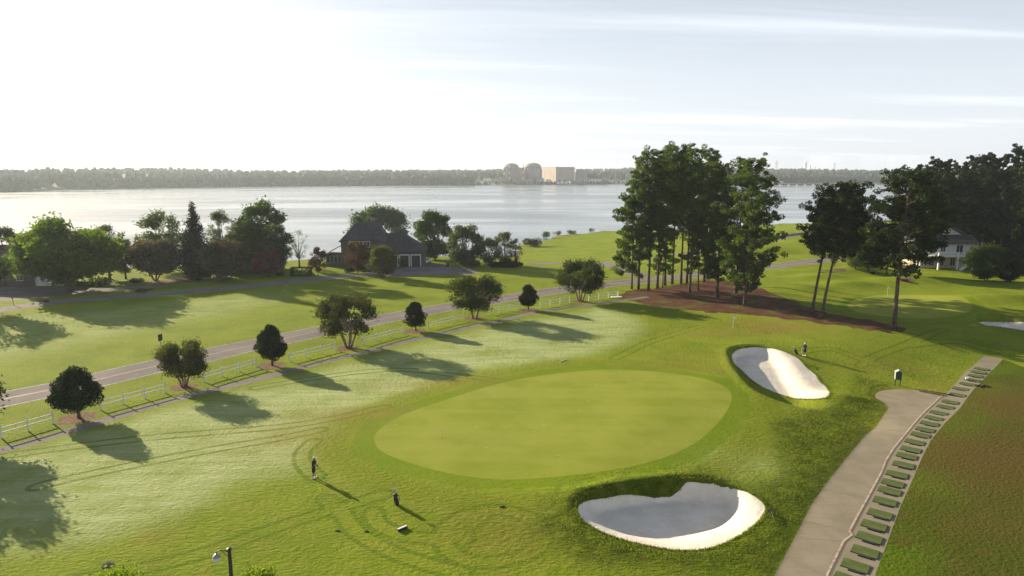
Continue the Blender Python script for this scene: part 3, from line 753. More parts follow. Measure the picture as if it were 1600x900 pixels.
def crown_blobs(q, hw, z0, z1, n, r, shape='round'):
    """leaf masses arranged over a crown envelope of half-width hw between z0 and z1"""
    B = []; r_s = 1
    for i in range(n):
        a = q.uniform(0, 2*math.pi); u = q.uniform(0, 1)
        if shape == 'cone': u = (i+.5)/n; env = (1-u)**.8*1.0+.02; r_s = .3+.7*(1-u)
        elif shape == 'egg': env = math.sin(math.pi*(u*.82+.12))**.7*(1.08-.45*u)
        elif shape == 'vase': env = .45+.55*math.sin(math.pi*min(u*.9+.08, 1))
        else: env = math.sqrt(max(0.02, 1-(2*u-1)**2*.92))
        rad = env*hw*q.uniform(.35, 1.0)**.5; rr = r*q.uniform(.65, 1.25)*(r_s if shape == 'cone' else 1)
        rad = max(0, rad-rr*.3)
        if shape == 'cone': rr = (.5*env*hw+.15)*q.uniform(.7, 1.1); rad = env*hw*q.uniform(.25, .5)
        B.append((rad*math.cos(a), rad*math.sin(a), z0+(z1-z0)*u, rr, rr, rr*q.uniform(.65, .9)))
    return B
SPRIG = {'crape': (4, 1.0), 'holly': (12, .3)}
def make_tree(name, q, hw, hh, z0, kind, m, bark, nl, ls, nb=26, br=.9, stems=1, trad=.16, shape='round', shell=.5):
    B = crown_blobs(q, hw, z0+br*.6, hh-br*.7, nb, br, shape)
    P, Tt = blob_points(B, nl, q, shell)
    # loose outer sprigs
    sg = SPRIG.get(kind, (6, .7)); ns = nl//sg[0]; d = P[q.integers(0, len(P), ns)]; c_ = np.array([0, 0, (z0+hh)/2]); P2 = d+(d-c_)/np.linalg.norm(d-c_, axis=1)[:,None]*q.uniform(0, br*sg[1], (ns, 1))
    P = np.concatenate([P, P2]); Tt = np.concatenate([Tt, np.full(ns, .3)])
    P[:,2] = np.maximum(P[:,2], z0*.9)
    crown = leaf_mesh('crown', P, ls, q, m, Tt)
    tb = MB()
    for s_ in range(stems):
        a = 2*math.pi*s_/stems+.4; sp = 0 if stems == 1 else hw*.22
        base = (math.cos(a)*trad*1.1*(stems > 1), math.sin(a)*trad*1.1*(stems > 1), -.15)
        mid_ = (math.cos(a)*sp, math.sin(a)*sp, z0*1.05); r0 = trad if stems == 1 else trad*.62
        top = (math.cos(a)*sp*1.6+q.uniform(-.1, .1), math.sin(a)*sp*1.6, hh*.62)
        tb.tube([base, tuple((base[i]+mid_[i])/2+q.uniform(-.04, .04) for i in range(3)), mid_, top], [r0*1.25, r0, r0*.82, r0*.3], 8)
    for b_ in B[::2]:
        s0 = (b_[0]*.12, b_[1]*.12, min(z0+(b_[2]-z0)*.15, hh*.55)); mm = (b_[0]*.5, b_[1]*.5, (s0[2]+b_[2])*.5+.1)
        tb.tube([s0, mm, b_[:3]], [trad*.42, trad*.28, trad*.1], 5, False)
    trunk = tb.build('trunk', bark, None, True); 
    root = empty(name); trunk.parent = root; obj('crown', crown, root)
    return root
def place(proto, x, y, rz=0., sc=1.0, label=None, group=None, first=False, z=None, cat='tree', sink=.05, name=None):
    o = proto if first else copy_tree(proto)
    if name and first: o.name = name
    o.location = (x, y, (H(x, y) if z is None else z)-sink); o.rotation_euler = (0, 0, rz); o.scale = (sc,)*3 if isinstance(sc, (int, float)) else sc
    return tag(o, label, cat, group)
class Lib:
    """first use places the prototype itself, later uses copy it"""
    def __init__(s, maker): s.maker = maker; s.o = None
    def place(s, *a, **k):
        if s.o is None: s.o = s.maker(); return place(s.o, *a, first=True, **k)
        return place(s.o, *a, **k)
q = np.random.default_rng(11)
hollyA = Lib(lambda: make_tree('holly_tree', np.random.default_rng(21), 2.45, 5.3, .75, 'holly', LM['holly'], m_bark, 17000, .19, 110, .62, 1, .17, 'egg', .6))
hollyB = Lib(lambda: make_tree('holly_tree', np.random.default_rng(22), 1.95, 5.0, .8, 'holly', LM['holly'], m_bark, 14000, .18, 100, .52, 1, .14, 'egg', .6))
crA = Lib(lambda: make_tree('crape_myrtle', np.random.default_rng(31), 3.0, 5.3, 1.35, 'crape', LM['crapeflower'], m_crapebark, 11500, .20, 58, .68, 4, .18, 'vase', .45))
crB = Lib(lambda: make_tree('crape_myrtle', np.random.default_rng(32), 4.6, 7.5, 1.8, 'crape', LM['crapeflower'], m_crapebark, 14000, .26, 62, .92, 5, .22, 'vase', .45))
crC = Lib(lambda: make_tree('crape_myrtle', np.random.default_rng(33), 4.6, 7.5, 1.8, 'crape', LM['crape'], m_crapebark, 15000, .26, 64, 1.0, 4, .24, 'vase', .45))
G1 = 'clipped dark hollies in the row along the white fence'; G2 = 'crape myrtles in the row along the white fence'
hollyA.place(*TREES[0][:2], .3, 1.0, label='nearest dark rounded holly at the left, broadest in the fence row', group=G1)
hollyB.place(*TREES[2][:2], 1.3, 1.06, label='dark pear shaped holly between the two left crape myrtles', group=G1)
hollyB.place(*TREES[4][:2], 2.3, (.98,.98,.92), label='third dark rounded holly, right of the tallest multi stemmed crape myrtle', group=G1)
hollyB.place(*TREES[6][:2], 4.3, (.95,.95,.93), label='farthest and smallest dark holly with a pointed top by the road', group=G1)
crA.place(*TREES[1][:2], .3, 1.0, label='nearest crape myrtle with loose pinkish crown, behind the first holly', group=G2)
crB.place(*TREES[3][:2], 1.0, 1.0, label='broad spreading crape myrtle with bare forked stems left of the third holly', group=G2)
crC.place(*TREES[5][:2], 2.0, 1.0, label='dense wide crape myrtle between the two farthest hollies', group=G2)
crC.place(*TREES[7][:2], 4.0, (1.0,1.0,1.08), label='farthest crape myrtle in the row, nearest the pine grove', group=G2)
o = make_tree('crape_myrtle', np.random.default_rng(34), 5.4, 7.6, 1.9, 'oak', LM['crapeflower'], m_crapebark, 17000, .3, 60, 1.35, 4, .24, 'vase', .3)
place(o, -50.2, 56.2, 3.1, 1.0, label='big crape myrtle just past the left frame edge whose shadow lies on the lawn', group=G2, first=True)

# pines
def make_pine(q, hh, cb, cw, nbr=62, ls=.42, m=None, lean=0.0, name='pine_tree', tr=.27, low=0):
    root = empty(name); tb = MB(); n = 9; bend = q.uniform(-.35, .35, 2)
    def cx(z): u = z/hh; return (lean*u*u*hh*.5+bend[0]*math.sin(u*3)*.6+lean*.5*u*hh, bend[1]*math.sin(u*2.6)*.6)
    tb.tube([(*cx(hh*i/n), hh*i/n-.2) for i in range(n+1)], [tr*(1.25 if i == 0 else 1)*(1-.86*i/n) for i in range(n+1)], 9)
    P = []; Tt = []
    for i in range(nbr):
        u = (i+.5)/nbr; z = hh*(cb+(1-cb)*u**.9)*.985
        env = math.sin(math.pi*min(1, .16+u*.86))**.55*(1.0 if u < .7 else 1.0-(u-.7)*.8)
        if u > .9: env = max(env, .5)
        L = cw*env*q.uniform(.5, 1.1); a = q.uniform(0, 2*math.pi); rise = q.uniform(-.05, .38)+.45*u*u
        x0, y0 = cx(z); end = (x0+L*math.cos(a), y0+L*math.sin(a), min(z+L*rise, hh+.4))
        md = (x0+L*.5*math.cos(a), y0+L*.5*math.sin(a), z+L*rise*.38)
        tb.tube([(x0, y0, z), md, end], [.075, .05, .02], 4, False)
        nc = max(2, int(L*1.35))
        for j in range(nc):
            f_ = .42+.6*(j+.5)/nc; off = q.normal(0, .34, 3)
            c_ = np.array([x0+L*f_*math.cos(a), y0+L*f_*math.sin(a), z+(end[2]-z)*f_**1.3])+off*np.array([1,1,1.0])
            r_ = q.uniform(.38, .85); k_ = int(100*r_)
            d = q.normal(size=(k_, 3)); d /= np.linalg.norm(d, axis=1)[:,None]; P.append(c_+d*(q.uniform(.25, 1., (k_, 1))**.5)*np.array([r_, r_, r_*.7])+np.array([0, 0, .15]))
            Tt.append(np.full(k_, q.uniform(-.1, .4)))
    for j in range(low):      # a few dead snags below the crown
        z = hh*cb*q.uniform(.5, .95); a = q.uniform(0, 6.28); L = q.uniform(.6, 1.8); x0, y0 = cx(z)
        tb.tube([(x0, y0, z), (x0+L*math.cos(a), y0+L*math.sin(a), z+L*.1)], [.05, .015], 4, False)
    tb.build('trunk', m_pinebark, root, True)
    P = np.concatenate(P); Tt = np.concatenate(Tt)
    obj('crown', leaf_mesh('crown', P, ls, q, m or LM['pine'], Tt, aspect=.5, flat=.15), root)
    return root
R_ = np.random.default_rng
pA = Lib(lambda: make_pine(R_(41), 28.6, .34, 3.9, 80, .36, low=5)); pB = Lib(lambda: make_pine(R_(42), 28.2, .42, 4.0, 72, .36, low=6))
pC = Lib(lambda: make_pine(R_(43), 27.5, .24, 4.5, 92, .36, low=4)); pD = Lib(lambda: make_pine(R_(44), 26.0, .14, 5.7, 124, .36))
pE = Lib(lambda: make_pine(R_(45), 17.0, .14, 4.3, 64, .44, tr=.18)); pF = Lib(lambda: make_pine(R_(46), 14.5, .22, 3.6, 50, .42, tr=.15))
GP = 'tall pines of the grove on the pine straw bed'
PINES = [(987,451.5,pE,1.12,'leftmost pine of the grove, shorter with foliage reaching low on the left'), (997.5,451.5,pC,.97,'tall pine second from the left edge of the grove'),
 (1013,453.6,pA,.98,'thick trunked pine third from the left in the grove'), (1027,451,pB,.97,'slim pine just right of the thick left trunk'), (1039,446,pA,1.02,'pine behind the left front row, fifth trunk from the left'),
 (1050,444,pB,1.02,'straight bare pine, sixth trunk from the left'), (1064,443.5,pB,1.03,'straight bare pine in the middle back of the grove'), (1073,442.5,pA,1.0,'slim pine close behind the middle front trunk'),
 (1077.6,457.5,pB,.96,'middle front pine standing forward on the straw'), (1091,453.6,pF,1.05,'short slender pine right of the middle front trunk'), (1100,440.4,pA,1.0,'pine at the back beside the road, right of centre'),
 (1105,436.5,pB,.98,'farthest pine of the grove, nearest to the road'), (1121,465,pC,.92,'front pine with foliage low on its trunk, third trunk from the right'),
 (1150,457.5,pC,.95,'pine second from the right edge of the grove'), (1163,478.5,pD,.99,'rightmost front pine of the grove with a crown reaching low')]
for i, (px, py, lib, sc, lab) in enumerate(PINES):
    x, y, z = W(px, py); lib.place(x, y, i*2.4, sc, label=lab, group=GP, z=z)
for i, (px, py, lib, sc, lab) in enumerate([(1118,463,pF,.98,'small pine growing under the front pine right of the middle'), (1166,472,pE,.8,'low bushy pine behind the rightmost front pine'), (1035,449,pF,.85,'small understorey pine between the left trunks of the grove')]):
    x, y, z = W(px, py); lib.place(x, y, i*2.4+1, sc, label=lab, group='small pines under the grove', z=z)
# three big pines on the right
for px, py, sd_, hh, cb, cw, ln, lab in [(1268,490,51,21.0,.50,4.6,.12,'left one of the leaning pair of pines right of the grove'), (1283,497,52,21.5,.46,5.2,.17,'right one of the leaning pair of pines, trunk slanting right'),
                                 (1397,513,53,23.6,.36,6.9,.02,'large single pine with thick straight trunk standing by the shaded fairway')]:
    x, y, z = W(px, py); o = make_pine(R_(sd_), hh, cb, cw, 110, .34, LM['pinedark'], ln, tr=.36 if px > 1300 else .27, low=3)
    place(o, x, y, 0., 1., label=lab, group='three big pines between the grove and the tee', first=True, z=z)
# dark stand of pines at right
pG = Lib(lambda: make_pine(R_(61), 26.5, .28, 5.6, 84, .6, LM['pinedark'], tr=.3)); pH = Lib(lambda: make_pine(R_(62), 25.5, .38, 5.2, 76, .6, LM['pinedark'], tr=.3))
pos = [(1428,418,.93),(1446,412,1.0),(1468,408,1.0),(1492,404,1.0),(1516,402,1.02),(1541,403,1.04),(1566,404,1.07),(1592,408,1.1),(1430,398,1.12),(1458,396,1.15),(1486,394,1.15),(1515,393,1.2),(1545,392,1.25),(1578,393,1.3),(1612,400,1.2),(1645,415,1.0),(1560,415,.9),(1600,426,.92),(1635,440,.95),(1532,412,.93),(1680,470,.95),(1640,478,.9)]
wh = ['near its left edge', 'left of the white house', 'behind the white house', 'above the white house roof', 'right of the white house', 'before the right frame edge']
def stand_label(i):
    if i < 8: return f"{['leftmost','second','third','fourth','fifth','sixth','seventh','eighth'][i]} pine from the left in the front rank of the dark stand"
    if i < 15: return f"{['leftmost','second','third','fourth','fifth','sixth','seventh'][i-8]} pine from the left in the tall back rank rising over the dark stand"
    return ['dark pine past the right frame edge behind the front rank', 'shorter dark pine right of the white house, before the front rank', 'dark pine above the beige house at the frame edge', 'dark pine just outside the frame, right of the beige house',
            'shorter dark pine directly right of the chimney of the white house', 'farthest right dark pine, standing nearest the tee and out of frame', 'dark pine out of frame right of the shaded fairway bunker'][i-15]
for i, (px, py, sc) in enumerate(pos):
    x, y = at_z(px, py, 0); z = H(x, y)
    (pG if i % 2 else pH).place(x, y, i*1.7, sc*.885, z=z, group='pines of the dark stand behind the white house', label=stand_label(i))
x, y, z = W(1385, 428); pF.place(x, y, .5, (1.1,1.1,1.05), z=z, label='slim pine trunk left of the big single pine, near the straw patch', group='small pines under the grove')

# broadleaf trees and shrubs of the gardens
def T(px, by, ty, wpx, kind, seed, label, name='broadleaf_tree', group=None, shape='round', nl=7000, stems=1, z0f=.18, cat='tree', ls=None, nb=34, shell=.45, bark=None):
    x, y, z = W(px, by); dist = math.sqrt(x*x+y*y+CAM_H**2); ppm = 1066.67/(y*math.cos(PITCH)+(CAM_H-z)*math.sin(PITCH))
    hw = wpx/ppm/2*.97; nl = int(nl*1.5); dx, yy, zz = ray(px, ty); hh = CAM_H+zz*(y/yy)-z
    o = make_tree(name, R_(seed), hw, hh, hh*z0f*.8, kind, LM[kind], bark or m_bark, nl, ls or max(.24, hw*.085), int(nb*1.5), hw*.28, stems, max(.08, hh*.022), shape, shell)
    return place(o, x, y, 0, 1, label=label, group=group, first=True, z=z, cat=cat)
GB = 'garden trees along the lake shore'
T(109,454,341,150,'maple',71,'big bright yellow green maple at the left beside the driveway', nl=12000, group=GB, z0f=.2, nb=46)
T(172,436,350,60,'oak',72,'darker green tree directly behind the right of the bright maple', group=GB)
T(12,440,355,58,'oak',73,'dark tree at the left frame edge above the brown roof', group=GB)
T(197,436,371,36,'grey',74,'narrow grey green tree between the maple and the bronze crape myrtle', nl=3500, group=GB)
T(243,438,374,88,'bronze',75,'wide bronze tinted crape myrtle with several stems on the lakeside lawn', 'crape_myrtle', 'bronze tinted crape myrtles in the gardens', 'vase', stems=5, z0f=.25, bark=m_bark)
T(254,424,328,80,'grey',76,'tall loose tree rising behind the wide bronze crape myrtle', group=GB, nl=4500, shell=.3, nb=26)
T(309,437,306,70,'dark',77,'dark pointed cedar, the tallest of the left garden trees', 'cedar_tree', GB, 'cone', nl=11000, z0f=.05, nb=60)
T(352,428,328,54,'grey',78,'tree with feathery top just right of the pointed cedar', group=GB, nl=5000, shell=.3)
T(354,438,374,74,'bronze',79,'round bronze green crape myrtle in front of the cedar at its right', 'crape_myrtle', 'bronze tinted crape myrtles in the gardens', 'round', z0f=.12, stems=3)
T(415,426,313,86,'oak',80,'large rich green tree left of the bare twiggy tree', group=GB, nl=10000, nb=44, z0f=.12)
T(440,424,352,40,'oak',81,'small dark tree under the right side of the large green tree', group=GB, nl=4000)
T(418,433,390,44,'pink',82,'pink flowering crape myrtle below the large green tree', 'crape_myrtle', 'flowering garden shrubs before the lake houses', 'vase', stems=4, nl=5000)
T(468,417,356,38,'grey',83,'sparse bare looking tree against the lake left of the dark roofed house', group=GB, nl=700, shell=.2, nb=22, z0f=.25)
T(498,425,386,30,'red2',84,'small reddish tree at the left corner of the dark roofed house', 'small_tree', 'reddish garden trees by the dark roofed house', nl=4000, z0f=.08)
T(559,426,376,40,'red2',85,'reddish round tree in front of the dark roofed house', 'small_tree', 'reddish garden trees by the dark roofed house', nl=5500, z0f=.08)
T(598,434,384,48,'olive',86,'olive green round shrubby tree with leaning stems in front of the garage', 'small_tree', nl=6500, z0f=.1, stems=4)
T(595,398,321,92,'oak',87,'large tree rising behind the roof of the dark house', group=GB, nl=10000, nb=44)
T(680,405,329,66,'oak',88,'tall dense tree right of the garage, over the white car', group=GB, nl=9000, z0f=.06)
T(728,416,349,62,'grey',89,'loose twiggy topped tree at the end of the driveway circle', group=GB, nl=7000, shell=.35, z0f=.05)
T(764,412,371,40,'oak',90,'low dark rounded tree left of the shoreline meadow', group=GB, nl=4500, z0f=.03)
T(789,414,361,38,'olive',91,'brownish green tree next to the shoreline meadow', group=GB, nl=4500, z0f=.03)
T(806,414,372,22,'red',92,'thin spindly reddish tree at the left tip of the meadow', nl=900, shell=.2, group=GB, z0f=.1)
T(1357,424,362,76,'oak',93,'round dark tree with low branches at the end of the road', nl=8000, z0f=.13, group='trees round the far fairway')
T(1336,420,372,36,'grey',94,'grey green shrub tree just left of the round tree at the road end', nl=3500, z0f=.08, group='trees round the far fairway')
T(1303,418,388,13,'red',95,'very slim young tree beside the far end of the road', nl=500, z0f=.2, group='trees round the far fairway')
T(1538,438,383,66,'oak',96,'bushy tree in front of the right side of the white house', nl=8000, z0f=.08, group='trees round the far fairway')
T(1572,440,392,40,'dark',97,'dark shrub tree right of the bushy tree by the white house', nl=6000, z0f=.03, group='trees round the far fairway')
T(1428,404,383,22,'red',98,'small reddish bush left of the white house deck', 'garden_bush', nl=1500, z0f=.05, cat='bush')
# off-frame tree whose branchy shadow falls on the lawn across the road
o = make_tree('broadleaf_tree', R_(99), 6.5, 12.5, 3.0, 'oak', LM['oak'], m_bark, 6000, .5, 24, 1.9, 1, .35, 'round', .3)
place(o, -93, 117, 0, 1, label='spreading tree left of the picture casting the branchy shadow across the lawn', first=True, group='trees round the far fairway')
def shrub(px, by, hpx, wpx, kind, seed, label, nl=900, flat=False, cat='shrub', name='shrub', group=None):
    x, y, z = W(px, by); ppm = 1066.67/(y*math.cos(PITCH)+(CAM_H-z)*math.sin(PITCH)); hw = wpx/ppm/2; hh = hpx/ppm/math.cos(R(8)); q = R_(seed)
    B = [(q.uniform(-.6,.6)*hw, q.uniform(-.5,.5)*min(hw, 2), hh*q.uniform(.35,.62), hw*.42, min(hw, 2)*.42, hh*.4) for _ in range(9)]
    P, Tt = blob_points(B, nl, q, .5); P[:,2] = np.maximum(P[:,2], 0)
    o = obj(name, leaf_mesh(name, P, max(.22, hw*.12), q, LM[kind], Tt)); o.location = (x, y, z); return tag(o, label, cat, group)
GS = 'low shrubs in the lakeside gardens'
shrub(738,418,14,27,'grey',1,'wide clump of pale grassy plants at the edge of the driveway circle', group=GS, nl=1600)
shrub(630,419,18,20,'olive',2,'tuft of yellowish ornamental grass before the garage posts', group=GS)
shrub(438,431,7,14,'oak',3,'little round shrub right of the pink crape myrtle', group=GS)
shrub(573,427,12,22,'dark',4,'dark shrub under the reddish round tree', group=GS); shrub(545,427,10,20,'dark',5,'dark shrub along the porch wall', group=GS)
shrub(160,446,14,44,'oak',6,'long shrub bed beneath the right of the maple', group=GS); shrub(215,443,9,26,'dark',7,'dark shrubs beneath the narrow grey green tree', group=GS)
shrub(155,447,6,9,'maple',8,'small lit round bush in the bed near the maple', group=GS)
shrub(305,437,6,26,'red',9,'low brownish plants round the foot of the pointed cedar', group=GS)
shrub(95,446,16,22,'dark',10,'dark bush at the left of the maple trunk by the garage', group=GS); shrub(12,447,14,30,'dark',11,'dark bushes before the brown roofed house', group=GS)
shrub(224,456,5,26,'olive',12,'straggling low plants between the two driveways', group=GS); shrub(72,473,4,8,'red',13,'small brown bush where the driveways meet', group=GS)
shrub(850,372,12,22,'oak',14,'shoreline shrub at the left point of the meadow', group='shrubs along the shoreline'); shrub(870,368,8,16,'olive',15,'second small shoreline shrub above the meadow', group='shrubs along the shoreline')
shrub(893,366,7,18,'oak',16,'third shoreline shrub, at the middle of the meadow edge', group='shrubs along the shoreline'); shrub(925,363,7,10,'dark',17,'small lone shrub on the shoreline near the grove', group='shrubs along the shoreline')
shrub(832,385,14,34,'olive',18,'sloping reed bank at the water left of the meadow', group='shrubs along the shoreline', nl=1600); shrub(790,418,10,60,'dark',19,'dark hedge line closing the meadow behind the driveway circle', group=GS, nl=2600)
shrub(1435,413,10,16,'dark',20,'dark rounded shrub left of the deck of the white house', group='shrubs by the white house'); shrub(1412,439,3,12,'red',21,'straggly plants in the brown bed right of the single pine', group='shrubs by the white house')
shrub(1363,428,3,10,'dark',22,'low dark plants right of the round tree', group='shrubs by the white house')
def hedge(px, by, L, wd, hh, rz, label):
    x, y, z = W(px, by); q = R_(int(px)); n = 2200
    P = q.uniform(-.5, .5, (n, 3)); k = q.integers(0, 3, n); P[np.arange(n), k] = np.sign(P[np.arange(n), k])*.5*q.uniform(.86, 1.04, n); P[:,2] += .5
    P = P*np.array([L, wd, hh]); o = obj('hedge', leaf_mesh('hedge', P, .28, q, LM['oak'])); o.location = (x, y, z); o.rotation_euler.z = rz; return tag(o, label, 'hedge', 'clipped hedges in the gardens')
hedge(471,431,4.6,2.0,2.0,0,'clipped box shaped hedge left of the driveway by the reddish tree')
hedge(133,447,3.6,1.0,.9,0,'low lit strip of hedge right of the maple trunk')
# treetops that reach into the bottom of the frame
def top_tree(px, py, z, hw, seed, label):
    x, y = at_z(px, py, z); g = H(x, y); o = make_tree('young_tree', R_(seed), hw, z-g+.1, (z-g)*.35, 'lime', LM['lime'], m_bark, 6000, .15, 26, .5, 1, .1, 'round', .35)
    place(o, x, y, 0, 1, label=label, group='young trees below the frame edge', first=True)
top_tree(172, 888, 6.0, 1.6, 5, 'bright leafy treetop at the bottom edge left of the lamp post'); top_tree(402, 890, 6.0, 1.3, 6, 'bright leafy treetop at the bottom edge right of the lamp post')

#PART3 BEGIN
# ------------------------------------------------------------------ fence along the road
m_fence = mat('white_fence_paint', (.72,.72,.70), .5, noise=(6., (.58,.59,.55), .5, .75))
GF = 'white post and rail fence sections between the row trees'
SECT = [([(3,685),(43,674),(83,662)], 'nearest white fence section, at the left frame edge before the first holly'),
 ([(158,641),(193,632),(227,623),(258,614)], 'white fence section between the first holly and the first crape myrtle'),
 ([(319,597),(347,588),(375,580),(400,573)], 'white fence section between the first crape myrtle and the second holly'),
 ([(453,565),(478,559),(502,552),(524,547)], 'white fence section between the second holly and the tall forked crape myrtle'),
 ([(567,539),(590,533),(610,527),(630,522)], 'white fence section between the tall forked crape myrtle and the third holly'),
 ([(670,514),(690,509),(707,505),(725,501)], 'white fence section between the third holly and the dense wide crape myrtle'),
 ([(764,492),(780,489),(796,486),(811,483)], 'white fence section between the dense wide crape myrtle and the last holly'),
 ([(844,481),(859,478.5),(874,476),(890,473)], 'white fence section between the last holly and the last crape myrtle'),
 ([(920,470),(935,467.5),(950.5,465.5),(965.5,463.5)], 'farthest white fence section, ending at the pine straw')]
def post_mesh(h):
    b = MB().box((0,0,h/2-.1), (.115,.115,h+.2)).box((0,0,h+.02), (.18,.18,.04)); b.lathe([(.12,h+.04),(.01,h+.12)], n=4); return b
p0 = None
for pp, lab in SECT:
    a = Vector(W2(*pp[0])); b = Vector(W2(*pp[-1])); n = len(pp); L = (b-a).length; an = math.atan2(b.y-a.y, b.x-a.x); z0 = H(a.x, a.y); z1 = H(b.x, b.y)
    root = empty('white_fence', (a.x, a.y, z0), an, lab, 'fence', GF)
    for i in range(n):
        x = L*i/(n-1); gz = H(a.x+(b.x-a.x)*i/(n-1), a.y+(b.y-a.y)*i/(n-1))-z0
        if p0 is None: p0 = post_mesh(1.12).build('post', m_fence, root); o = p0
        else: o = p0.copy(); COL.objects.link(o); o.parent = root
        o.location = (x, 0, gz)
    for i in range(n-1):
        for hz_ in (.98, .55):
            x0 = L*i/(n-1); x1 = L*(i+1)/(n-1)
            g0 = H(a.x+(b.x-a.x)*i/(n-1), a.y+(b.y-a.y)*i/(n-1))-z0; g1 = H(a.x+(b.x-a.x)*(i+1)/(n-1), a.y+(b.y-a.y)*(i+1)/(n-1))-z0
            MB().box(((x0+x1)/2, 0, (g0+g1)/2+hz_), (x1-x0-.12, .045, .105), ry=-math.atan2(g1-g0, x1-x0)).build('rail', m_fence, root)

# road line: double yellow centre and white edges, 4 mm above the asphalt
m_yellow = mat('yellow_line', (.50,.33,.12), .7, noise=(2., (.30,.24,.15), .35, .6)); m_wline = mat('white_line', (.62,.61,.58), .7, noise=(2., (.3,.29,.28), .4, .6))
def strip(name, line, off, wd, m, parent=None, lift=.012):
    L = [Vector(p) for p in line]; V_ = []; out_ = []
    # resample
    pts = []
    for i in range(len(L)-1):
        k = max(1, int((L[i+1]-L[i]).length/.45))
        for j in range(k): pts.append(L[i].lerp(L[i+1], j/k))
    pts.append(L[-1])
    A = []; B = []
    for i, p in enumerate(pts):
        d = (pts[min(i+1, len(pts)-1)]-pts[max(i-1, 0)]).normalized(); nn = Vector((-d.y, d.x)); A.append(p+nn*(off+wd/2)); B.append(p+nn*(off-wd/2))
    xs = np.array([[q[0], q[1]] for q in A+B]); z = height(xs[:,0], xs[:,1])+lift; n = len(A)
    V_ = np.column_stack([xs, z]); F_ = [(i, i+1, n+i+1, n+i) for i in range(n-1)]
    o = obj(name, mesh_np(name, V_, F_, m), parent); return o
rc = [p for p in road_c if p[1] < 190]
for nm, off, wd, m in (('centre_line', .11, .11, m_yellow), ('centre_line', -.11, .11, m_yellow), ('edge_line', 2.95, .10, m_wline), ('edge_line', -2.95, .10, m_wline)):
    strip(nm, rc, off, wd, m)['kind'] = 'structure'
# kerb and joints of the cart path
m_kerb = mat('pale_kerb', (.42,.36,.29), .85, noise=(3., (.28,.19,.13), .45, .65))
strip('kerb', kerb, .0, .15, m_kerb, lift=.03)['kind'] = 'structure'
m_joint = mat('path_joint', (.17,.145,.11), .9)
strip('kerb_gutter', kerb, -.16, .07, m_joint, lift=.012)['kind'] = 'structure'
cl = [Vector(p) for p in cart_l]; kl = [Vector(p) for p in kerb]
for i in range(11):
    f_ = i/11; k_ = f_*(len(kl)-2); a = kl[int(k_)].lerp(kl[int(k_)+1], k_-int(k_))
    # the point straight across on the other edge
    best = None
    for j in range(len(cl)-5):
        for u in (0, .25, .5, .75):
            q_ = cl[j].lerp(cl[j+1], u); dd = (q_-a).length
            if best is None or dd < best[0]: best = (dd, q_)
    if best[0] < 9: strip('path_joint', [a, best[1]], 0, .035, m_joint, lift=.006)['kind'] = 'structure'

# ------------------------------------------------------------------ tee mats
m_turf = mat('mat_turf', (.050,.080,.008), .95, noise=(1.2, (.075,.108,.014), .4, .65), bump=(60., .5, .01)); m_rub = mat('black_rubber', (.012,.012,.013), .7)
z6 = [(925,20),(897,50),(873,80),(850,112),(825,140),(793,180),(772,222),(750,258),(732,305),(697,355),(675,402),(657,445),(632,503),(605,572),(573,633),(548,697),(525,772),(473,850),(430,925)]
z5 = [(1300,295),(1286,311),(1272,327),(1258,345),(1235,363),(1203,385),(1188,413),(1155,445),(1132,467)]
mpx = [(1100+x/3, 480+y/3) for x, y in z5]
mpx += [(1100+1100/3, 480+497/3)]+[(1200+x/3.4625, 640+y/3.4625) for x, y in z6]
mpx = sorted(mpx, key=lambda p: p[1])
flt = [mpx[0]]
for p in mpx[1:]:
    if p[1]-flt[-1][1] > 3.5: flt.append(p)
mpx = flt
mw_ = [Vector(pathpt(*p)) for p in mpx]
sk = [Vector(p) for p in kerb]
m0 = None; nm_ = len(mpx)
ords = ['nearest','second','third','fourth','fifth','sixth','seventh','eighth','ninth','tenth','eleventh','twelfth','thirteenth','fourteenth','fifteenth','sixteenth','seventeenth','eighteenth','nineteenth','twentieth']
for i, p in enumerate(mw_):
    a = mw_[max(i-2, 0)]; b = mw_[min(i+2, nm_-1)]; t_ = (a-b).normalized(); an = math.atan2(t_.y, t_.x)-math.pi/2
    k = nm_-1-i
    if k < 14: lab = f'{ords[k]} green turf mat of the tee line counting from the near end'
    elif i < 13: lab = f'{ords[i].replace("nearest","farthest")} green turf mat counting from the far end of the tee line' if i == 0 else f'{ords[i]} green turf mat counting back from the far end of the tee line'
    else: lab = 'green turf mat in the middle of the tee line'
    if m0 is None:
        root = empty('turf_mat'); MB().box((0,0,.015), (1.62,1.18,.03)).build('rubber_base', m_rub, root); MB().box((0,0,.045), (1.60,1.16,.03)).build('turf', m_turf, root, bevel=.008)
        MB().box((.12,-.71,.035), (.85,.26,.06)).box((.12,-.71,.07), (.77,.18,.01)).build('ball_tray', m_rub, root); m0 = root
    else: root = copy_tree(m0)
    sc_ = 1.0
    root.location = (p.x, p.y, H(p.x, p.y)+.006); root.rotation_euler = (0, 0, an+random.uniform(-.03, .03)); tag(root, lab, 'mat', 'turf mats along the tee line')
for j, (px, lab) in enumerate([(1530.5, 'left one of the two black trays on the range grass beside the tee'), (1540, 'right one of the two black trays on the range grass beside the tee')]):
    x, y = pathpt(px, 605); root = empty('black_tray', (x, y, H(x, y)), .6, lab, 'tray', 'black trays at the range edge'); MB().box((0,0,.03), (.7,.55,.05)).build('base', m_rub, root)
    g_ = MB(); g_.box((0,.26,.09),(.7,.03,.08)).box((0,-.26,.09),(.7,.03,.08)).box((.335,0,.09),(.03,.49,.08)).box((-.335,0,.09),(.03,.49,.08)); g_.build('rim', m_rub, root)
x, y = pathpt(1510, 594.5); root = empty('ball_basket', (x, y, H(x, y)+.1), 0, 'small white ball basket left on a far turf mat', 'basket')
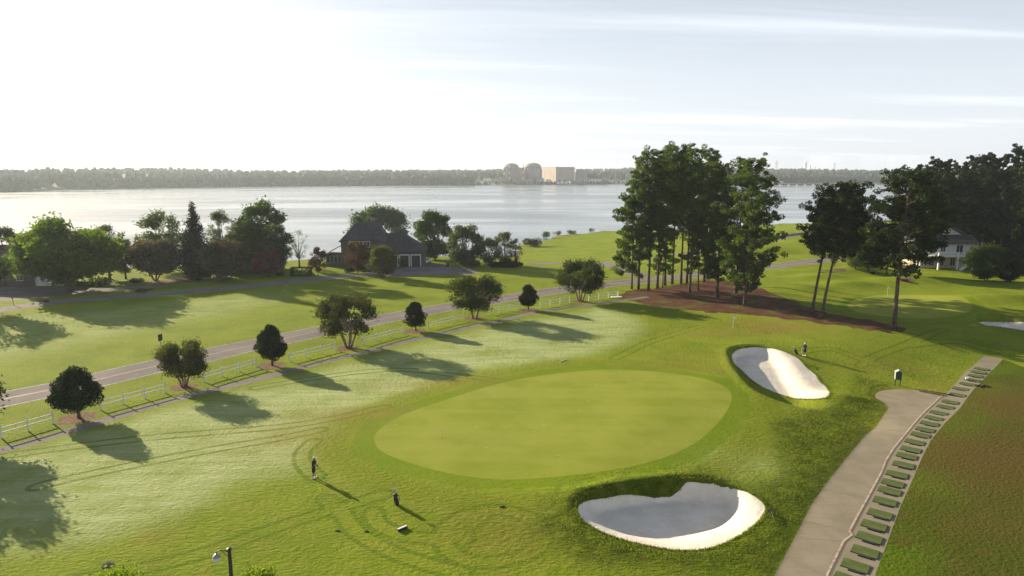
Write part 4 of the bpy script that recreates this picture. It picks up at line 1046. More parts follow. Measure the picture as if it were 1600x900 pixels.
MB().lathe([(.14,0),(.19,.25),(.175,.25),(.13,.02)]).build('bucket', m_white, root); MB().tube([(-.18,0,.25),(-.12,0,.38),(.12,0,.38),(.18,0,.25)], .012, 5).build('handle', m_greymetal, root)
m_wood = mat('weathered_wood', (.16,.11,.07), .9, noise=(4., (.08,.055,.04), .4, .6))
a = Vector(pathpt(1437, 612)); b = Vector(pathpt(1474, 619)); root = empty('timber_bumper', ((a.x+b.x)/2, (a.y+b.y)/2, H((a.x+b.x)/2, (a.y+b.y)/2)), math.atan2(b.y-a.y, b.x-a.x), 'dark low timber lying across the head of the cart path', 'timber')
MB().box((0,0,.1), ((b-a).length, .18, .2)).build('beam', m_wood, root)
for s_ in (-1, 1): MB().box((s_*(b-a).length*.36, .2, .12), (.1,.12,.24)).build('stake', m_wood, root)

# green box on posts
m_gbox = mat('dark_green_paint', (.016,.045,.028), .5); m_groof = mat('pale_green_roof', (.34,.42,.38), .5)
x, y = pathpt(1402, 604); root = empty('ball_dispenser', (x, y, H(x, y)), R(-18), 'dark green gabled box on two posts behind the head of the cart path', 'box')
MB().box((0,0,1.28), (.66,.55,.95)).build('cabinet', m_gbox, root, bevel=.01)
g_ = MB(); g_.slab([(-.42,-.34,1.74),(0,-.34,2.02),(0,.34,2.02),(-.42,.34,1.74)], .035).slab([(0,-.34,2.02),(.42,-.34,1.74),(.42,.34,1.74),(0,.34,2.02)], .035); g_.build('roof', m_groof, root)
MB().prism([(-.33,1.755),(.33,1.755),(0,1.97)], -.27, .27).build('gable', m_gbox, root).rotation_euler = (R(90),0,0)
for s_ in (-1, 1): MB().box((s_*.27,0,.4), (.09,.09,.82)).build('post', m_gbox, root)
MB().box((-.342,0,1.28), (.025,.5,.9)).build('side_panel', m_groof, root); MB().box((0,-.285,1.2), (.3,.02,.3)).build('door', m_gbox, root)

# ------------------------------------------------------------------ practice green pins, flags, balls
m_pole = mat('pin_pole', (.75,.74,.68), .5); m_flag = mat('white_flag', (.82,.82,.78), .7); m_hole = mat('cup_dark', (.02,.02,.02), .9)
GPn = 'short practice pins on the big green'
for px, py, lab in [(691,684,'practice pin nearest the left end of the green'), (839,703,'practice pin in the near middle of the green'), (942,654,'practice pin in the centre of the green'), (1042,621,'practice pin towards the right end of the green'), (966,590,'practice pin near the far edge of the green'), (790,622,'practice pin on the far left of the green')]:
    x, y, z = W(px, py); root = empty('practice_pin', (x, y, z), 0, lab, 'golf pin', GPn)
    MB().tube([(0,0,-.02),(0,0,.72)], .009, 6).build('pole', m_greymetal, root); MB().prism([(.0,.62),(.16,.68),(.0,.76)], -.006, .006).build('flag', m_flag, root).rotation_euler = (R(90),0,0)
    MB().lathe([(.055,.004),(.05,.006)], n=14).build('cup', m_hole, root)
for px, py, hgt, lab in [(1145,513,1.9,'white flag on a pole at the far practice hole beyond the bunker'), (1386,463,2.0,'white flag on the pole of the green behind the big single pine')]:
    x, y, z = W(px, py); root = empty('golf_flag', (x, y, z), 0, lab, 'golf flag')
    MB().tube([(0,0,-.02),(0,0,hgt)], .02, 8).build('pole', m_pole, root)
    V_ = []; nn = 7
    for i in range(nn):
        u = i/(nn-1)
        for v in (0, 1): V_.append((u*.48, .05*math.sin(u*7), hgt-.02-v*.36-u*.12))
    F_ = [(2*i, 2*i+2, 2*i+3, 2*i+1) for i in range(nn-1)]; fo = obj('flag', mesh_np('flag', V_, F_, m_flag, True), root); so_ = fo.modifiers.new('thick', 'SOLIDIFY'); so_.thickness = .01
ballp = [(714,742),(695,752),(697,768),(690,768),(683,783),(684,778),(777,803),(856,740),(827,755),(707,762),(980,592),(953,742),(760,700),(905,640),(1075,600),(920,627),(823,741),(932,602),(1010,595),(872,712),(785,636),(618,664),(745,668),(1102,640),(850,664)]
bme = None
for px, py in ballp:
    x, y, z = W(px, py)
    if bme is None: v_, f_ = ico(2); bme = mesh_np('golf_ball', v_*.026, f_, m_white, True)
    o = obj('golf_ball', bme); o.location = (x, y, z+.026); tag(o, 'small white golf ball lying on the practice green turf', 'golf ball', 'golf balls lying on the practice green')

# rakes, rods, small things on the grass
def rake(px, py, rz, L, lab):
    x, y, z = W(px, py); root = empty('bunker_rake', (x, y, z+.05), rz, lab, 'rake', 'rakes left beside the bunkers')
    MB().tube([(0,0,.12),(0,-L,.02)], .022, 6).build('handle', m_dark, root); g_ = MB().box((0,0,.12), (.68,.05,.05))
    for i in range(9): g_.tube([(-.3+i*.075,0,.1),(-.3+i*.075,0,.0)], .01, 4)
    g_.build('head', m_dark, root)
rake(1205, 803, R(-12), 1.1, 'dark rake lying right of the big near bunker'); rake(1266, 573, R(62), 1.0, 'dark rake lying right of the far bunker by the second golfer')
x, y, z = W(880, 564); root = empty('white_rod', (x, y, z), R(52), 'short white rod lying on the dewy grass beyond the green', 'rod'); MB().tube([(-.7,0,.06),(.7,0,.06)], .05, 8).build('rod', m_white, root); MB().box((-.72,0,.06), (.05,.14,.12)).build('end_cap', m_white, root)
m_black = mat('black_plastic', (.015,.015,.017), .4)
x, y, z = W(629, 828); root = empty('tee_marker', (x, y, z), R(43), 'white topped black bar on the grass below the golf bag', 'bar'); MB().box((0,0,.09), (.72,.16,.16)).build('base', m_black, root, bevel=.02); MB().box((0,.03,.185), (.70,.15,.04)).build('top', m_white, root, bevel=.01)
m_turfclod = mat('dark_clod', (.04,.03,.02), .95, noise=(9., (.02,.02,.015), .4, .6))
for px, py, s_, lab in [(528,830,.24,'left one of two small dark objects on the near grass'), (573,831,.24,'right one of two small dark objects on the near grass'), (785,792,.3,'small dark brown lump on the slope right of the tyre rings')]:
    x, y, z = W(px, py); v_, f_ = ico(2); q = R_(int(px)); vv = v_*(1+q.uniform(-.18, .18, (len(v_), 1)))*np.array([s_, s_*.55, s_*.42])*.75; vv[:,2] = np.maximum(vv[:,2], -.02)
    o = obj('grass_clod', mesh_np('grass_clod', vv, f_, m_turfclod)); o.location = (x, y, z+.01); tag(o, lab, 'clod', 'dark lumps on the grass')
x, y, z = W(168, 883); root = empty('drain_cover', (x, y, z), .2, 'dark round drain cover in the lawn left of the lamp post', 'drain cover'); MB().lathe([(.36,0),(.36,.03),(.30,.04)], n=24).build('ring', m_turfclod, root)
for i in range(5): MB().box((0,-.2+i*.1,.065), (.5-.35*abs(i-2)/2,.04,.02)).build('bar', m_turfclod, root)

# lamp post at the bottom of the frame
x, y = at_z(358, 857, 4.6); g0 = H(x, y); root = empty('lamp_post', (x, y, g0), 0, 'dark post with a hanging white lamp on a curved bracket at the bottom', 'lamp post'); hh = 4.6-g0
MB().tube([(0,0,0),(0,0,hh-.05)], [.12,.09], 12).lathe([(.13,hh-.06),(.13,hh),(.02,hh+.05)], n=12).build('post', m_dark, root)
MB().tube([(0,0,hh-.25),(-.2,0,hh-.12),(-.5,0,hh-.10),(-.68,0,hh-.2),(-.70,0,hh-.32)], .025, 7).tube([(0,0,hh-.55),(-.25,0,hh-.3),(-.45,0,hh-.12)], .015, 6).build('bracket', m_dark, root, True)
m_globe = mat('lamp_glass', (.72,.75,.78), .15); MB().lathe([(.06,.04),(.12,-.02),(.20,-.10),(.21,-.14)], (-.70,0,hh-.34), 16).build('lamp_cap', m_greymetal, root, True)
MB().lathe([(.19,-.14),(.21,-.24),(.17,-.38),(.09,-.46),(.01,-.48)], (-.70,0,hh-.34), 18).build('globe', m_globe, root, True)

# road sign and small posts
def post_sign(px, py, hh, w_, h_, rz, name, lab, cat, mp, ms):
    x, y, z = W(px, py); root = empty(name, (x, y, z), rz, lab, cat); MB().tube([(0,0,-.1),(0,0,hh)], .045, 8).build('post', mp, root)
    MB().box((0,-.06,hh-h_/2), (w_,.03,h_)).build('sign_panel', ms, root, bevel=.005)
post_sign(252,553,2.7,.75,.9,R(76),'road_sign','dark roadside sign on a thin post seen nearly edge on behind the road','road sign',m_greymetal,m_dark)
post_sign(21,477,1.5,.3,.25,R(20),'driveway_marker','thin dark marker post at the left by the near driveway','marker post',m_dark,m_dark)
post_sign(1264.5,403,2.2,.35,.3,R(10),'roadside_marker','pale grey marker post beside the far bend of the road','marker post',m_greymetal,m_white)
post_sign(484,423,1.9,.9,1.1,R(5),'yard_sign','pinkish white yard sign between the hedge and the reddish tree','yard sign',m_white,mat('pinkish_board',(.75,.42,.38),.6))
post_sign(1240.5,490,.5,.22,.2,0,'yardage_marker','tiny dark marker in the pine straw near the leaning pines','marker post',m_dark,m_dark)
x, y, z = W(497, 431); root = empty('mailbox', (x, y, z), .4, 'dark mailbox on a post at the driveway entrance', 'mailbox'); MB().box((0,0,.55), (.12,.12,1.1)).build('post', m_wood, root); MB().box((0,0,1.25), (.28,.55,.22)).build('box', m_dark, root, bevel=.05); MB().box((.16,.1,1.36),(.02,.05,.2)).build('flag', m_red, root)
x, y, z = W(700, 417); root = empty('wheelie_bin', (x, y, z), .3, 'black wheeled bin at the edge of the driveway circle', 'bin'); MB().prism([(-.3,-.35),(.3,-.35),(.3,.35),(-.3,.35)], .08, 1.05).build('body', m_black, root, bevel=.03); MB().box((0,0,1.12), (.68,.78,.1)).build('lid', m_black, root, bevel=.03)
for s_ in (-1,1): MB().tube([(s_*.3,.3,.12),(s_*.38,.3,.12)], .12, 12).build('wheel', m_rub, root)
x, y, z = W(964, 463.5); root = empty('white_board', (x-.2, y-.6, z), .2, 'white board lying on the grass at the far end of the fence', 'board'); MB().box((0,0,.06), (2.2,.9,.06)).build('board', m_white, root); MB().box((.9,0,.12), (.1,.7,.08)).build('batten', m_white, root)

# low stone wall by the hollow
m_stone = mat('pale_stone', (.36,.34,.31), .9, noise=(1.5, (.24,.22,.20), .4, .6), bump=(6., .6, .05)); a = Vector(W2(1166,381)); b = Vector(W2(1280,362)); L = (b-a).length; n = int(L/2.1)
root = empty('stone_wall', (a.x, a.y, H(a.x, a.y)), math.atan2(b.y-a.y, b.x-a.x), 'low pale stone wall running beyond the far road right of the grove', 'stone wall')
for i in range(n):
    f_ = (i+.5)/n; gz = H(a.x+(b.x-a.x)*f_, a.y+(b.y-a.y)*f_)-H(a.x, a.y); MB().box((L*f_, random.uniform(-.06,.06), gz+.25), (L/n-.06, .6, .8+random.uniform(-.1,.1)), rz=random.uniform(-.03,.03)).build('stone', m_stone, root, bevel=.06)

# ------------------------------------------------------------------ houses
m_roofd = mat('dark_shingle', (.045,.042,.048), .9, noise=(1.5, (.075,.068,.07), .4, .65), bump=(5., .5, .04)); m_roofb = mat('brown_shingle', (.10,.07,.06), .9, noise=(1.5, (.15,.11,.09), .4, .65), bump=(5., .5, .04))
m_brick = mat('grey_brown_siding', (.10,.08,.07), .85, noise=(2., (.14,.115,.10), .4, .65)); m_siding = mat('white_siding', (.56,.55,.53), .7, noise=(1., (.48,.47,.45), .4, .7)); m_bsid = mat('beige_siding', (.50,.42,.32), .8, noise=(1., (.42,.35,.26), .4, .7))
m_glass = mat('window_glass', (.05,.06,.075), .08)
m_glass.node_tree.nodes['Principled BSDF'].inputs['Specular IOR Level'].default_value = .9
def win(root, x, y, z, w_, h_, fm, ml=1, name='window'):
    """window in a wall facing -Y: frame, pane, muntins"""
    g_ = MB(); f_ = .09
    g_.box((x-w_/2,y-.04,z),(f_,.12,h_+f_)).box((x+w_/2,y-.04,z),(f_,.12,h_+f_)).box((x,y-.04,z+h_/2),(w_-f_,.12,f_)).box((x,y-.04,z-h_/2),(w_-f_,.12,f_))
    fr = g_.build(name, fm, root); MB().box((x,y-.012,z),(w_-f_,.02,h_-f_)).build('pane', m_glass, fr)
    for i in range(ml): MB().box((x-w_/2+w_*(i+1)/(ml+1), y-.05, z),(.05,.05,h_-f_)).build('muntin', fm, fr)
def hip(x0, x1, y0, y1, z0, z1, rx0, rx1, ov=.45):
    yc = (y0+y1)/2; b = MB(); P = [(x0-ov,y0-ov,z0),(x1+ov,y0-ov,z0),(x1+ov,y1+ov,z0),(x0-ov,y1+ov,z0),(rx0,yc,z1),(rx1,yc,z1)]
    Q = [(p[0],p[1],p[2]-.18) for p in P[:4]]; b.V = P+Q; b.F = [(0,1,5,4),(1,2,5),(2,3,4,5),(3,0,4),(6,7,1,0),(7,8,2,1),(8,9,3,2),(9,6,0,3),(6,9,8,7)]; return b
x, y, z = W(590, 417)
hA = empty('dark_roofed_house', (x, y, z), R(4), 'big house with a steep dark roof and three garage bays by the lake', 'house')
MB().box((-3.5,4.5,3.2),(11,9,6.6)).build('wall', m_brick, hA); MB().box((7.1,4.6,1.85),(9.8,8.4,3.9)).build('garage_wall', m_brick, hA); MB().box((-11.1,4.,1.5),(3.9,6,3.2)).build('porch_wall', m_brick, hA)
hip(-9,2,0,9,6.6,11.0,-5.6,.3).build('roof', m_roofd, hA)
hip(1.5,12,.4,8.8,3.82,8.2,1.6,6.8,.4).build('garage_roof', m_roofd, hA)
MB().slab([(-13.5,.4,3.2),(-9.05,.4,5.6),(-9.05,7.2,5.6),(-13.5,7.2,3.2)], .2).build('porch_roof', m_roofb, hA)
MB().box((-1.5,5.6,10.6),(1.1,1.1,2.4)).build('chimney', m_brick, hA)
dr_ = MB().box((-4.4,-.3,5.9),(6.2,.9,2.3)).build('dormer', m_brick, hA); win(hA,-6.0,-.76,5.9,1.5,1.5,m_fence); win(hA,-4.2,-.76,5.9,1.5,1.5,m_fence); win(hA,-2.4,-.76,5.9,1.5,1.5,m_fence)
MB().slab([(-7.8,-1.1,7.0),(-1.0,-1.1,7.0),(-1.0,1.2,8.3),(-7.8,1.2,8.3)], .14).build('dormer_roof', m_roofd, hA)
for i in range(4): win(hA,-12.5+i*.95,1.0,1.9,.72,1.8,m_greymetal,0)
for xx in (-7.6,-.6): win(hA,xx,0,2.1,1.2,1.5,m_greymetal)
for i in range(3):
    xx = 3.9+i*2.9; g_ = MB().box((xx-1.2,.36,1.45),(.22,.16,2.9)).box((xx+1.2,.36,1.45),(.22,.16,2.9)).box((xx,.36,2.95),(2.62,.16,.24)); fr = g_.build('garage_frame', m_fence, hA); MB().box((xx,.42,1.4),(2.2,.06,2.75)).build('garage_door', m_dark, fr)
x, y, z = W(1478, 419)
hB = empty('white_house', (x, y, z), R(-3), 'white two storey house with a raised white deck among the right trees', 'house')
MB().box((0,4.5,4.8),(14.6,9,2.9)).build('wall', m_siding, hB); MB().box((-.5,4.2,1.65),(13.2,8,3.4)).build('lower_wall', m_bsid, hB)
MB().slab([(-2.6,-.5,6.2),(7.6,-.5,6.2),(7.0,2.8,8.2),(-2.0,2.8,8.2)], .18).build('porch_roof', m_roofb, hB)
hip(-7.3,7.3,.4,9,6.28,10.0,-3.4,4.2).build('roof', m_roofd, hB)
g_ = MB().prism([(-1.6,8.25),(4.4,8.25),(1.2,10.0)], -.2, .2); pd = g_.build('pediment', m_siding, hB); pd.rotation_euler = (R(90),0,0); pd.location = (0,2.6,0)
MB().slab([(-2.1,2.2,8.15),(1.2,2.2,10.2),(1.2,6.5,10.2),(-2.1,6.5,8.15)], .16).slab([(1.2,2.2,10.2),(4.9,2.2,8.15),(4.9,6.5,8.15),(1.2,6.5,10.2)], .16).build('gable_roof', m_roofd, hB)
MB().box((-3.1,4.5,10.0),(2.0,1.3,2.6)).build('chimney', m_siding, hB)
for xx, ww, hh in ((-6.0,1.5,1.7),(-4.0,1.2,1.6),(-1.2,1.3,1.6),(5.9,1.0,1.5)): win(hB,xx,0,4.9,ww,hh,m_fence)
win(hB,2.8,0,4.75,1.7,2.3,m_fence,1,'french_door')
for xx in (-5.4,-3.6,-1.2,1.5): win(hB,xx,.2,1.6,1.3,2.1,m_fence)
MB().box((-1.7,-1.6,3.32),(13.0,3.2,.22)).build('deck_floor', m_fence, hB)
for xx in (-8.0,-3.6,.9,4.6): MB().box((xx,-3.0,2.2),(.34,.34,4.4)).build('post', m_fence, hB)
MB().box((-1.7,-3.1,4.35),(12.9,.1,.1)).build('handrail', m_fence, hB)
for i in range(34): MB().box((-8.0+i*.382,-3.1,3.86),(.06,.05,.86)).build('baluster', m_fence, hB)
MB().slab([(.9,-3.6,.1),(4.6,-3.6,3.3),(4.6,-4.6,3.3),(.9,-4.6,.1)], .3).build('stair', m_fence, hB); MB().tube([(.9,-4.6,1.1),(4.6,-4.6,4.3)], .05, 6).build('stair_rail', m_fence, hB)
MB().box((4.9,-4.1,3.3),(.9,1.2,.2)).build('landing', m_fence, hB)
x, y, z = W(1612, 396); hC = empty('beige_house', (x, y, z), R(-4), 'beige house with a deck cut off by the right frame edge', 'house')
MB().box((2,4,3.2),(11,8,6.4)).build('wall', m_bsid, hC); hip(-3.5,7.5,0,8,6.4,10,0,4).build('roof', m_roofd, hC); MB().box((2,-1.5,2.9),(11,3,.25)).build('deck_floor', m_fence, hC)
for i in range(4): MB().box((-3.2+i*3.4,-2.8,1.9),(.22,.22,3.8)).build('post', m_fence, hC)
MB().box((2,-2.85,3.9),(11,.1,.1)).build('handrail', m_fence, hC)
for xx in (-2,0.5,3): win(hC,xx,0,4.6,1.2,1.5,m_fence); win(hC,xx,0,1.5,1.2,1.9,m_fence)
x, y, z = W(56, 447); hD = empty('brown_roofed_house', (x, y, z), R(6), 'house with a wide brown roof and pale garage behind the bright maple', 'house')
MB().box((-9,5,1.7),(18,10,3.6)).build('wall', m_brick, hD); MB().box((2.7,3.2,1.3),(5.4,6.4,2.7)).build('garage_wall', m_siding, hD); hip(-18,0,0,10,3.5,8.4,-14,-4,.6).build('roof', m_roofb, hD); hip(0.2,5.4,0,6.4,2.66,4.6,1.6,3.8,.35).build('garage_roof', m_roofb, hD)
gd_ = MB().box((2.7,-.03,1.15),(4.2,.08,2.2)).build('garage_door', m_fence, hD)
for i in range(3): MB().box((2.7,-.085,.6+i*.55),(4.1,.03,.05)).build('panel_joint', m_greymetal, gd_)
for xx in (-3,-7,-11,-15): win(hD,xx,0,1.9,1.3,1.4,m_fence)
x, y, z = W(380, 430); hE = empty('hidden_house', (x, y, z), R(3), 'brown roofed house mostly hidden between the round bronze tree and the pink crape myrtle', 'house')
MB().box((0,7,1.8),(13,9,3.8)).build('wall', m_brick, hE); hip(-6.5,6.5,2.5,11.5,3.7,8.0,-3,3).build('roof', m_roofb, hE)
for xx in (-4,-1,2,5): win(hE,xx,2.5,2.0,1.2,1.4,m_fence)

# car by the garage
m_car = mat('white_car_paint', (.78,.79,.80), .22); m_car.node_tree.nodes['Principled BSDF'].inputs['Coat Weight'].default_value = .5
m_tail = mat('tail_light_red', (.35,.02,.02), .25)
x, y, z = W(664, 412); car = empty('parked_car', (x, y, z), R(68), 'white SUV parked on the driveway circle beside the dark garage', 'car')
prof = [(-2.2,.32),(-2.28,.75),(-2.2,1.05),(-1.95,1.60),(-1.6,1.68),(.2,1.66),(.95,1.12),(2.05,.95),(2.25,.65),(2.2,.32)]
b = MB().prism(prof, -.9, .9).build('body', m_car, car, bevel=.07); b.rotation_euler = (R(90),0,0)
for s_ in (-1, 1):
    for p_ in ([(-1.85,1.12),(-1.72,1.5),(-.75,1.54),(-.75,1.12)], [(-.65,1.12),(-.65,1.54),(.15,1.54),(.72,1.12)]):
        g_ = MB().prism(p_, -.012, .012).build('side_window', m_glass, car); g_.rotation_euler = (R(90),0,0); g_.location = (0, s_*.905, 0)
MB().slab([(-2.17,-.72,1.12),(-2.17,.72,1.12),(-2.0,.66,1.52),(-2.0,-.66,1.52)], .03).build('rear_window', m_glass, car); MB().slab([(.95,-.75,1.15),(.95,.75,1.15),(.27,.7,1.64),(.27,-.7,1.64)], .03).build('windscreen', m_glass, car)
for s_ in (-1, 1):
    MB().box((-2.25,s_*.74,.95),(.08,.22,.3)).build('tail_light', m_tail, car); MB().box((2.2,s_*.66,.74),(.1,.34,.15)).build('headlight', m_glass, car)
    for xx in (-1.38, 1.4):
        wo = MB().tube([(xx,s_*.72,.34),(xx,s_*.93,.34)], .34, 20).build('wheel', m_rub, car); MB().tube([(xx,s_*.92,.34),(xx,s_*.945,.34)], .2, 14).build('rim', m_greymetal, wo)

# ------------------------------------------------------------------ people
m_skin = mat('skin', (.33,.19,.13), .6); m_hair = mat('dark_hair', (.03,.02,.015), .8); m_blk = mat('black_cloth', (.018,.016,.018), .85, bump=(8., .4, .02)); m_purple = mat('purple_cloth', (.055,.04,.10), .85, bump=(8., .4, .02)); m_char = mat('charcoal_cloth', (.035,.03,.03), .85); m_shoe = mat('white_shoe', (.7,.7,.68), .6)
def skin(name, pts, edges, m, parent, sub=2):
    me = bpy.data.meshes.new(name); me.from_pydata([p[:3] for p in pts], edges, []); me.materials.append(m); o = obj(name, me, parent)
    bm = bmesh.new(); bm.from_mesh(me); L = bm.verts.layers.skin.verify(); bm.verts.ensure_lookup_table()
    for i, p in enumerate(pts): bm.verts[i][L].radius = (p[3], p[4] if len(p) > 4 else p[3])
    bm.verts[0][L].use_root = True; bm.to_mesh(me); bm.free()
    o.modifiers.new('skin', 'SKIN').use_smooth_shade = True; s_ = o.modifiers.new('sub', 'SUBSURF'); s_.levels = sub; s_.render_levels = sub; return o
def chain(n0, n1): return [(i, i+1) for i in range(n0, n1)]
def person(loc, rz, lab, arms, lean, shirt, shorts, cap):
    """faces +Y in its own frame; arms = two lists of shoulder/elbow/wrist/hand points"""
    root = empty('person', loc, rz, lab, 'person'); l = lean
    P = [(0,0,.96,.12,.095),(0,l*.3,1.14,.10,.08),(0,l*.7,1.34,.12,.09),(0,l*.95,1.46,.10,.08),(0,l*1.1,1.54,.055),(0,l*1.25+.02,1.63,.088,.10),(0,l*1.3+.02,1.72,.075,.085)]
    E_ = chain(0, 6)
    for s_, fx_ in ((-1, .05), (1, -.04)):
        k = len(P); P += [(s_*.10,0,.90,.10),(s_*.11,.03+fx_*.4,.50,.062),(s_*.115,fx_*.4,.30,.055),(s_*.12,fx_,.07,.038),(s_*.13,fx_+.16,.035,.035)]; E_ += [(0, k)]+chain(k, k+4)
    for j, A in enumerate(arms):
        k = len(P); P += [(*A[0], .058),(*A[1], .045),(*A[2], .03),(*A[3], .034)]; E_ += [(3, k)]+chain(k, k+3)
        d = (Vector(A[3])-Vector(A[2])).normalized(); sd_ = d.cross(Vector((0,1,.2))).normalized()
        for f_ in range(5):
            kk = len(P); o_ = sd_*(.03*(f_-1.6)/1.6); st = Vector(A[3])+o_ if f_ < 4 else Vector(A[2])*.4+Vector(A[3])*.6+sd_*.03
            ln = (.05,.06,.055,.045,.04)[f_]; P += [tuple(st+d*ln*.5+Vector((0,.012,0)))+(.009,), tuple(st+d*ln+Vector((0,.028,0)))+(.008,)]; E_ += [(k+3, kk),(kk, kk+1)]
    skin('body', P, E_, m_skin, root)
    T_ = [(0,0,.86,.18,.15),(0,l*.3,1.10,.175,.145),(0,l*.7,1.33,.195,.15),(0,l*.95,1.49,.12,.10)]; E_ = chain(0, 3)
    for A in arms:
        k = len(T_); a0, a1 = Vector(A[0]), Vector(A[1]); T_ += [tuple(a0)+(.085,), tuple(a0.lerp(a1, 1.0))+(.072,)]; E_ += [(3, k),(k, k+1)]
    skin('shirt', T_, E_, shirt, root)
    S_2 = [(0,0,1.02,.17,.14),(0,0,.86,.16,.14)]; E_ = [(0,1)]
    for s_, fx_ in ((-1,.05),(1,-.04)): k = len(S_2); S_2 += [(s_*.10,0,.80,.115),(s_*.11,.02+fx_*.3,.46,.10)]; E_ += [(1,k),(k,k+1)]
    skin('shorts', S_2, E_, shorts, root)
    hy = l*1.28+.02
    MB().lathe([(.098,.0),(.10,.04),(.085,.09),(.04,.125),(.005,.13)], (0,hy,1.675), 18).build('cap', cap, root, True); MB().prism([(-.075,.07),(.075,.07),(.055,.17),(-.055,.17)], 0, .014).build('cap_brim', cap, root).location = (0,hy,1.685)
    g_ = MB().box((0,hy+.098,1.615),(.024,.035,.04)); g_.build('nose', m_skin, root)
    for s_ in (-1,1): MB().box((s_*.034,hy+.094,1.645),(.02,.012,.012)).build('eye', m_hair, root); MB().box((s_*.092,hy-.005,1.625),(.018,.04,.06)).build('ear', m_skin, root)
    MB().box((0,hy+.092,1.575),(.045,.01,.01)).build('mouth', m_hair, root); MB().lathe([(.06,-.10),(.088,-.06),(.095,.0)], (0,hy-.018,1.68), 14).build('hair', m_hair, root, True)
    for s_, fx_ in ((-1,.05),(1,-.04)): MB().box((s_*.125,fx_+.06,.045),(.10,.29,.09)).build('shoe', m_shoe, root, bevel=.03)
    return root
x, y, z = W(490.5, 747)
person((x, y, z), R(-95), 'golfer in dark polo and dark shorts with a white cap standing left of the green',
    [[(-.19,.03,1.42),(-.20,.14,1.17),(-.07,.32,1.02),(-.04,.37,.97)], [(.19,.03,1.42),(.20,.14,1.17),(.07,.32,1.04),(.03,.38,.99)]], .06, m_blk, m_blk, m_shoe)
gx_, gy_ = x+.38, y+.03; cb_ = empty('golf_club', (gx_, gy_, z), 0, 'golf club held low by the golfer standing left of the green', 'golf club')
MB().tube([(0,0,.98),(.30,.02,.10)], .010, 6).build('shaft', m_greymetal, cb_); MB().tube([(-.035,0,1.09),(.02,0,.90)], .016, 6).build('grip', m_blk, cb_); MB().box((.34,.02,.05),(.12,.05,.07)).build('club_head', m_greymetal, cb_)
x, y, z = W(1257, 556)
person((x, y, z), R(8), 'golfer in a purple shirt and dark shorts seen from behind beside the far bunker',
    [[(-.20,.0,1.42),(-.28,.02,1.16),(-.33,.10,.93),(-.34,.13,.87)], [(.20,.0,1.42),(.27,.03,1.16),(.27,.14,.95),(.26,.18,.89)]], .02, m_purple, m_char, m_shoe)
cb_ = empty('golf_club', (x-.36, y+.13, z), 0, 'pale golf club held upright at the left of the purple shirted golfer', 'golf club'); MB().tube([(0,0,.92),(-.05,.02,.08)], .014, 6).build('shaft', m_white, cb_); MB().tube([(.01,0,.98),(0,0,.78)], .017, 6).build('grip', m_blk, cb_); MB().box((-.06,.05,.04),(.05,.12,.06)).build('club_head', m_greymetal, cb_)
m_bagl = mat('bag_fabric', (.02,.02,.024), .7, noise=(5., (.07,.065,.07), .5, .65))
def golf_bag(px, py, lean, rz, lab, clab):
    x, y, z = W(px, py); root = empty('golf_bag', (x, y, z), rz, lab, 'golf bag'); root.rotation_euler = (0, lean, rz); root.rotation_mode = 'XYZ'
    MB().lathe([(.12,.02),(.15,.06),(.14,.5),(.15,.84),(.165,.88),(.15,.90)], n=18).build('bag', m_bagl, root, True); MB().box((0,-.16,.30),(.22,.10,.36)).build('pocket', m_bagl, root, bevel=.03); MB().box((-.13,0,.45),(.09,.2,.5)).build('pocket', m_bagl, root, bevel=.03)
    MB().tube([(.14,0,.80),(.24,0,.62),(.24,0,.42),(.14,0,.25)], .022, 6).build('strap', m_blk, root, True)
    for s_ in (-1,1): MB().tube([(.05*s_,.12,.82),(.22*s_,.34,.02)], .010, 5).build('stand_leg', m_greymetal, root)
    mtx = Matrix.Translation((x, y, z)) @ Matrix.Rotation(rz, 4, 'Z') @ Matrix.Rotation(lean, 4, 'Y')
    for i in range(5):
        a = i*1.26; c_ = empty('golf_club', mtx @ Vector((.07*math.cos(a), .07*math.sin(a), .88)), 0, clab, 'golf club', 'clubs in the bag '+clab.split(' in ')[-1]); c_.rotation_euler = (0, lean, rz)
        hl = .26+.05*(i % 3); MB().tube([(0,0,0),(.03*math.cos(a),.03*math.sin(a),hl)], .008, 5).build('shaft', m_greymetal, c_)
        MB().lathe([(.01,0),(.042,.03),(.04,.09),(.005,.12)], (.03*math.cos(a),.03*math.sin(a),hl-.02), 9).build('club_head', m_shoe if i < 2 else m_greymetal, c_, True)
golf_bag(621, 789, R(-10), .2, 'black golf bag standing on the lawn right of the golfer in the polo', 'golf club with pale head standing in the near black bag')
golf_bag(1246, 554, R(-30), .1, 'black golf bag on a tilted stand left of the purple shirted golfer', 'golf club with pale head sticking out in the far tilted bag')

# understory in the dark stand
GU = 'dark undergrowth beneath the pine stand'
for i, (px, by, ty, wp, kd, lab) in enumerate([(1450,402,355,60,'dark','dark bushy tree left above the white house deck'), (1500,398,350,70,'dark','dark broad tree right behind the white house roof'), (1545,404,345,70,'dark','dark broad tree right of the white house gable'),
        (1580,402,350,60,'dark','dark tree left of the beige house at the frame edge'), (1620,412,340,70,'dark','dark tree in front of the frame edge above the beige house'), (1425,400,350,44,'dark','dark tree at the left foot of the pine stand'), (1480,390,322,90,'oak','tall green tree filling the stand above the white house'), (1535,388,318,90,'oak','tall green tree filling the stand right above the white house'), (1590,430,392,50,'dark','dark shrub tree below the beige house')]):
    T(px, by, ty, wp, kd, 120+i, lab, nl=7000, z0f=.03, group=GU, shell=.2)

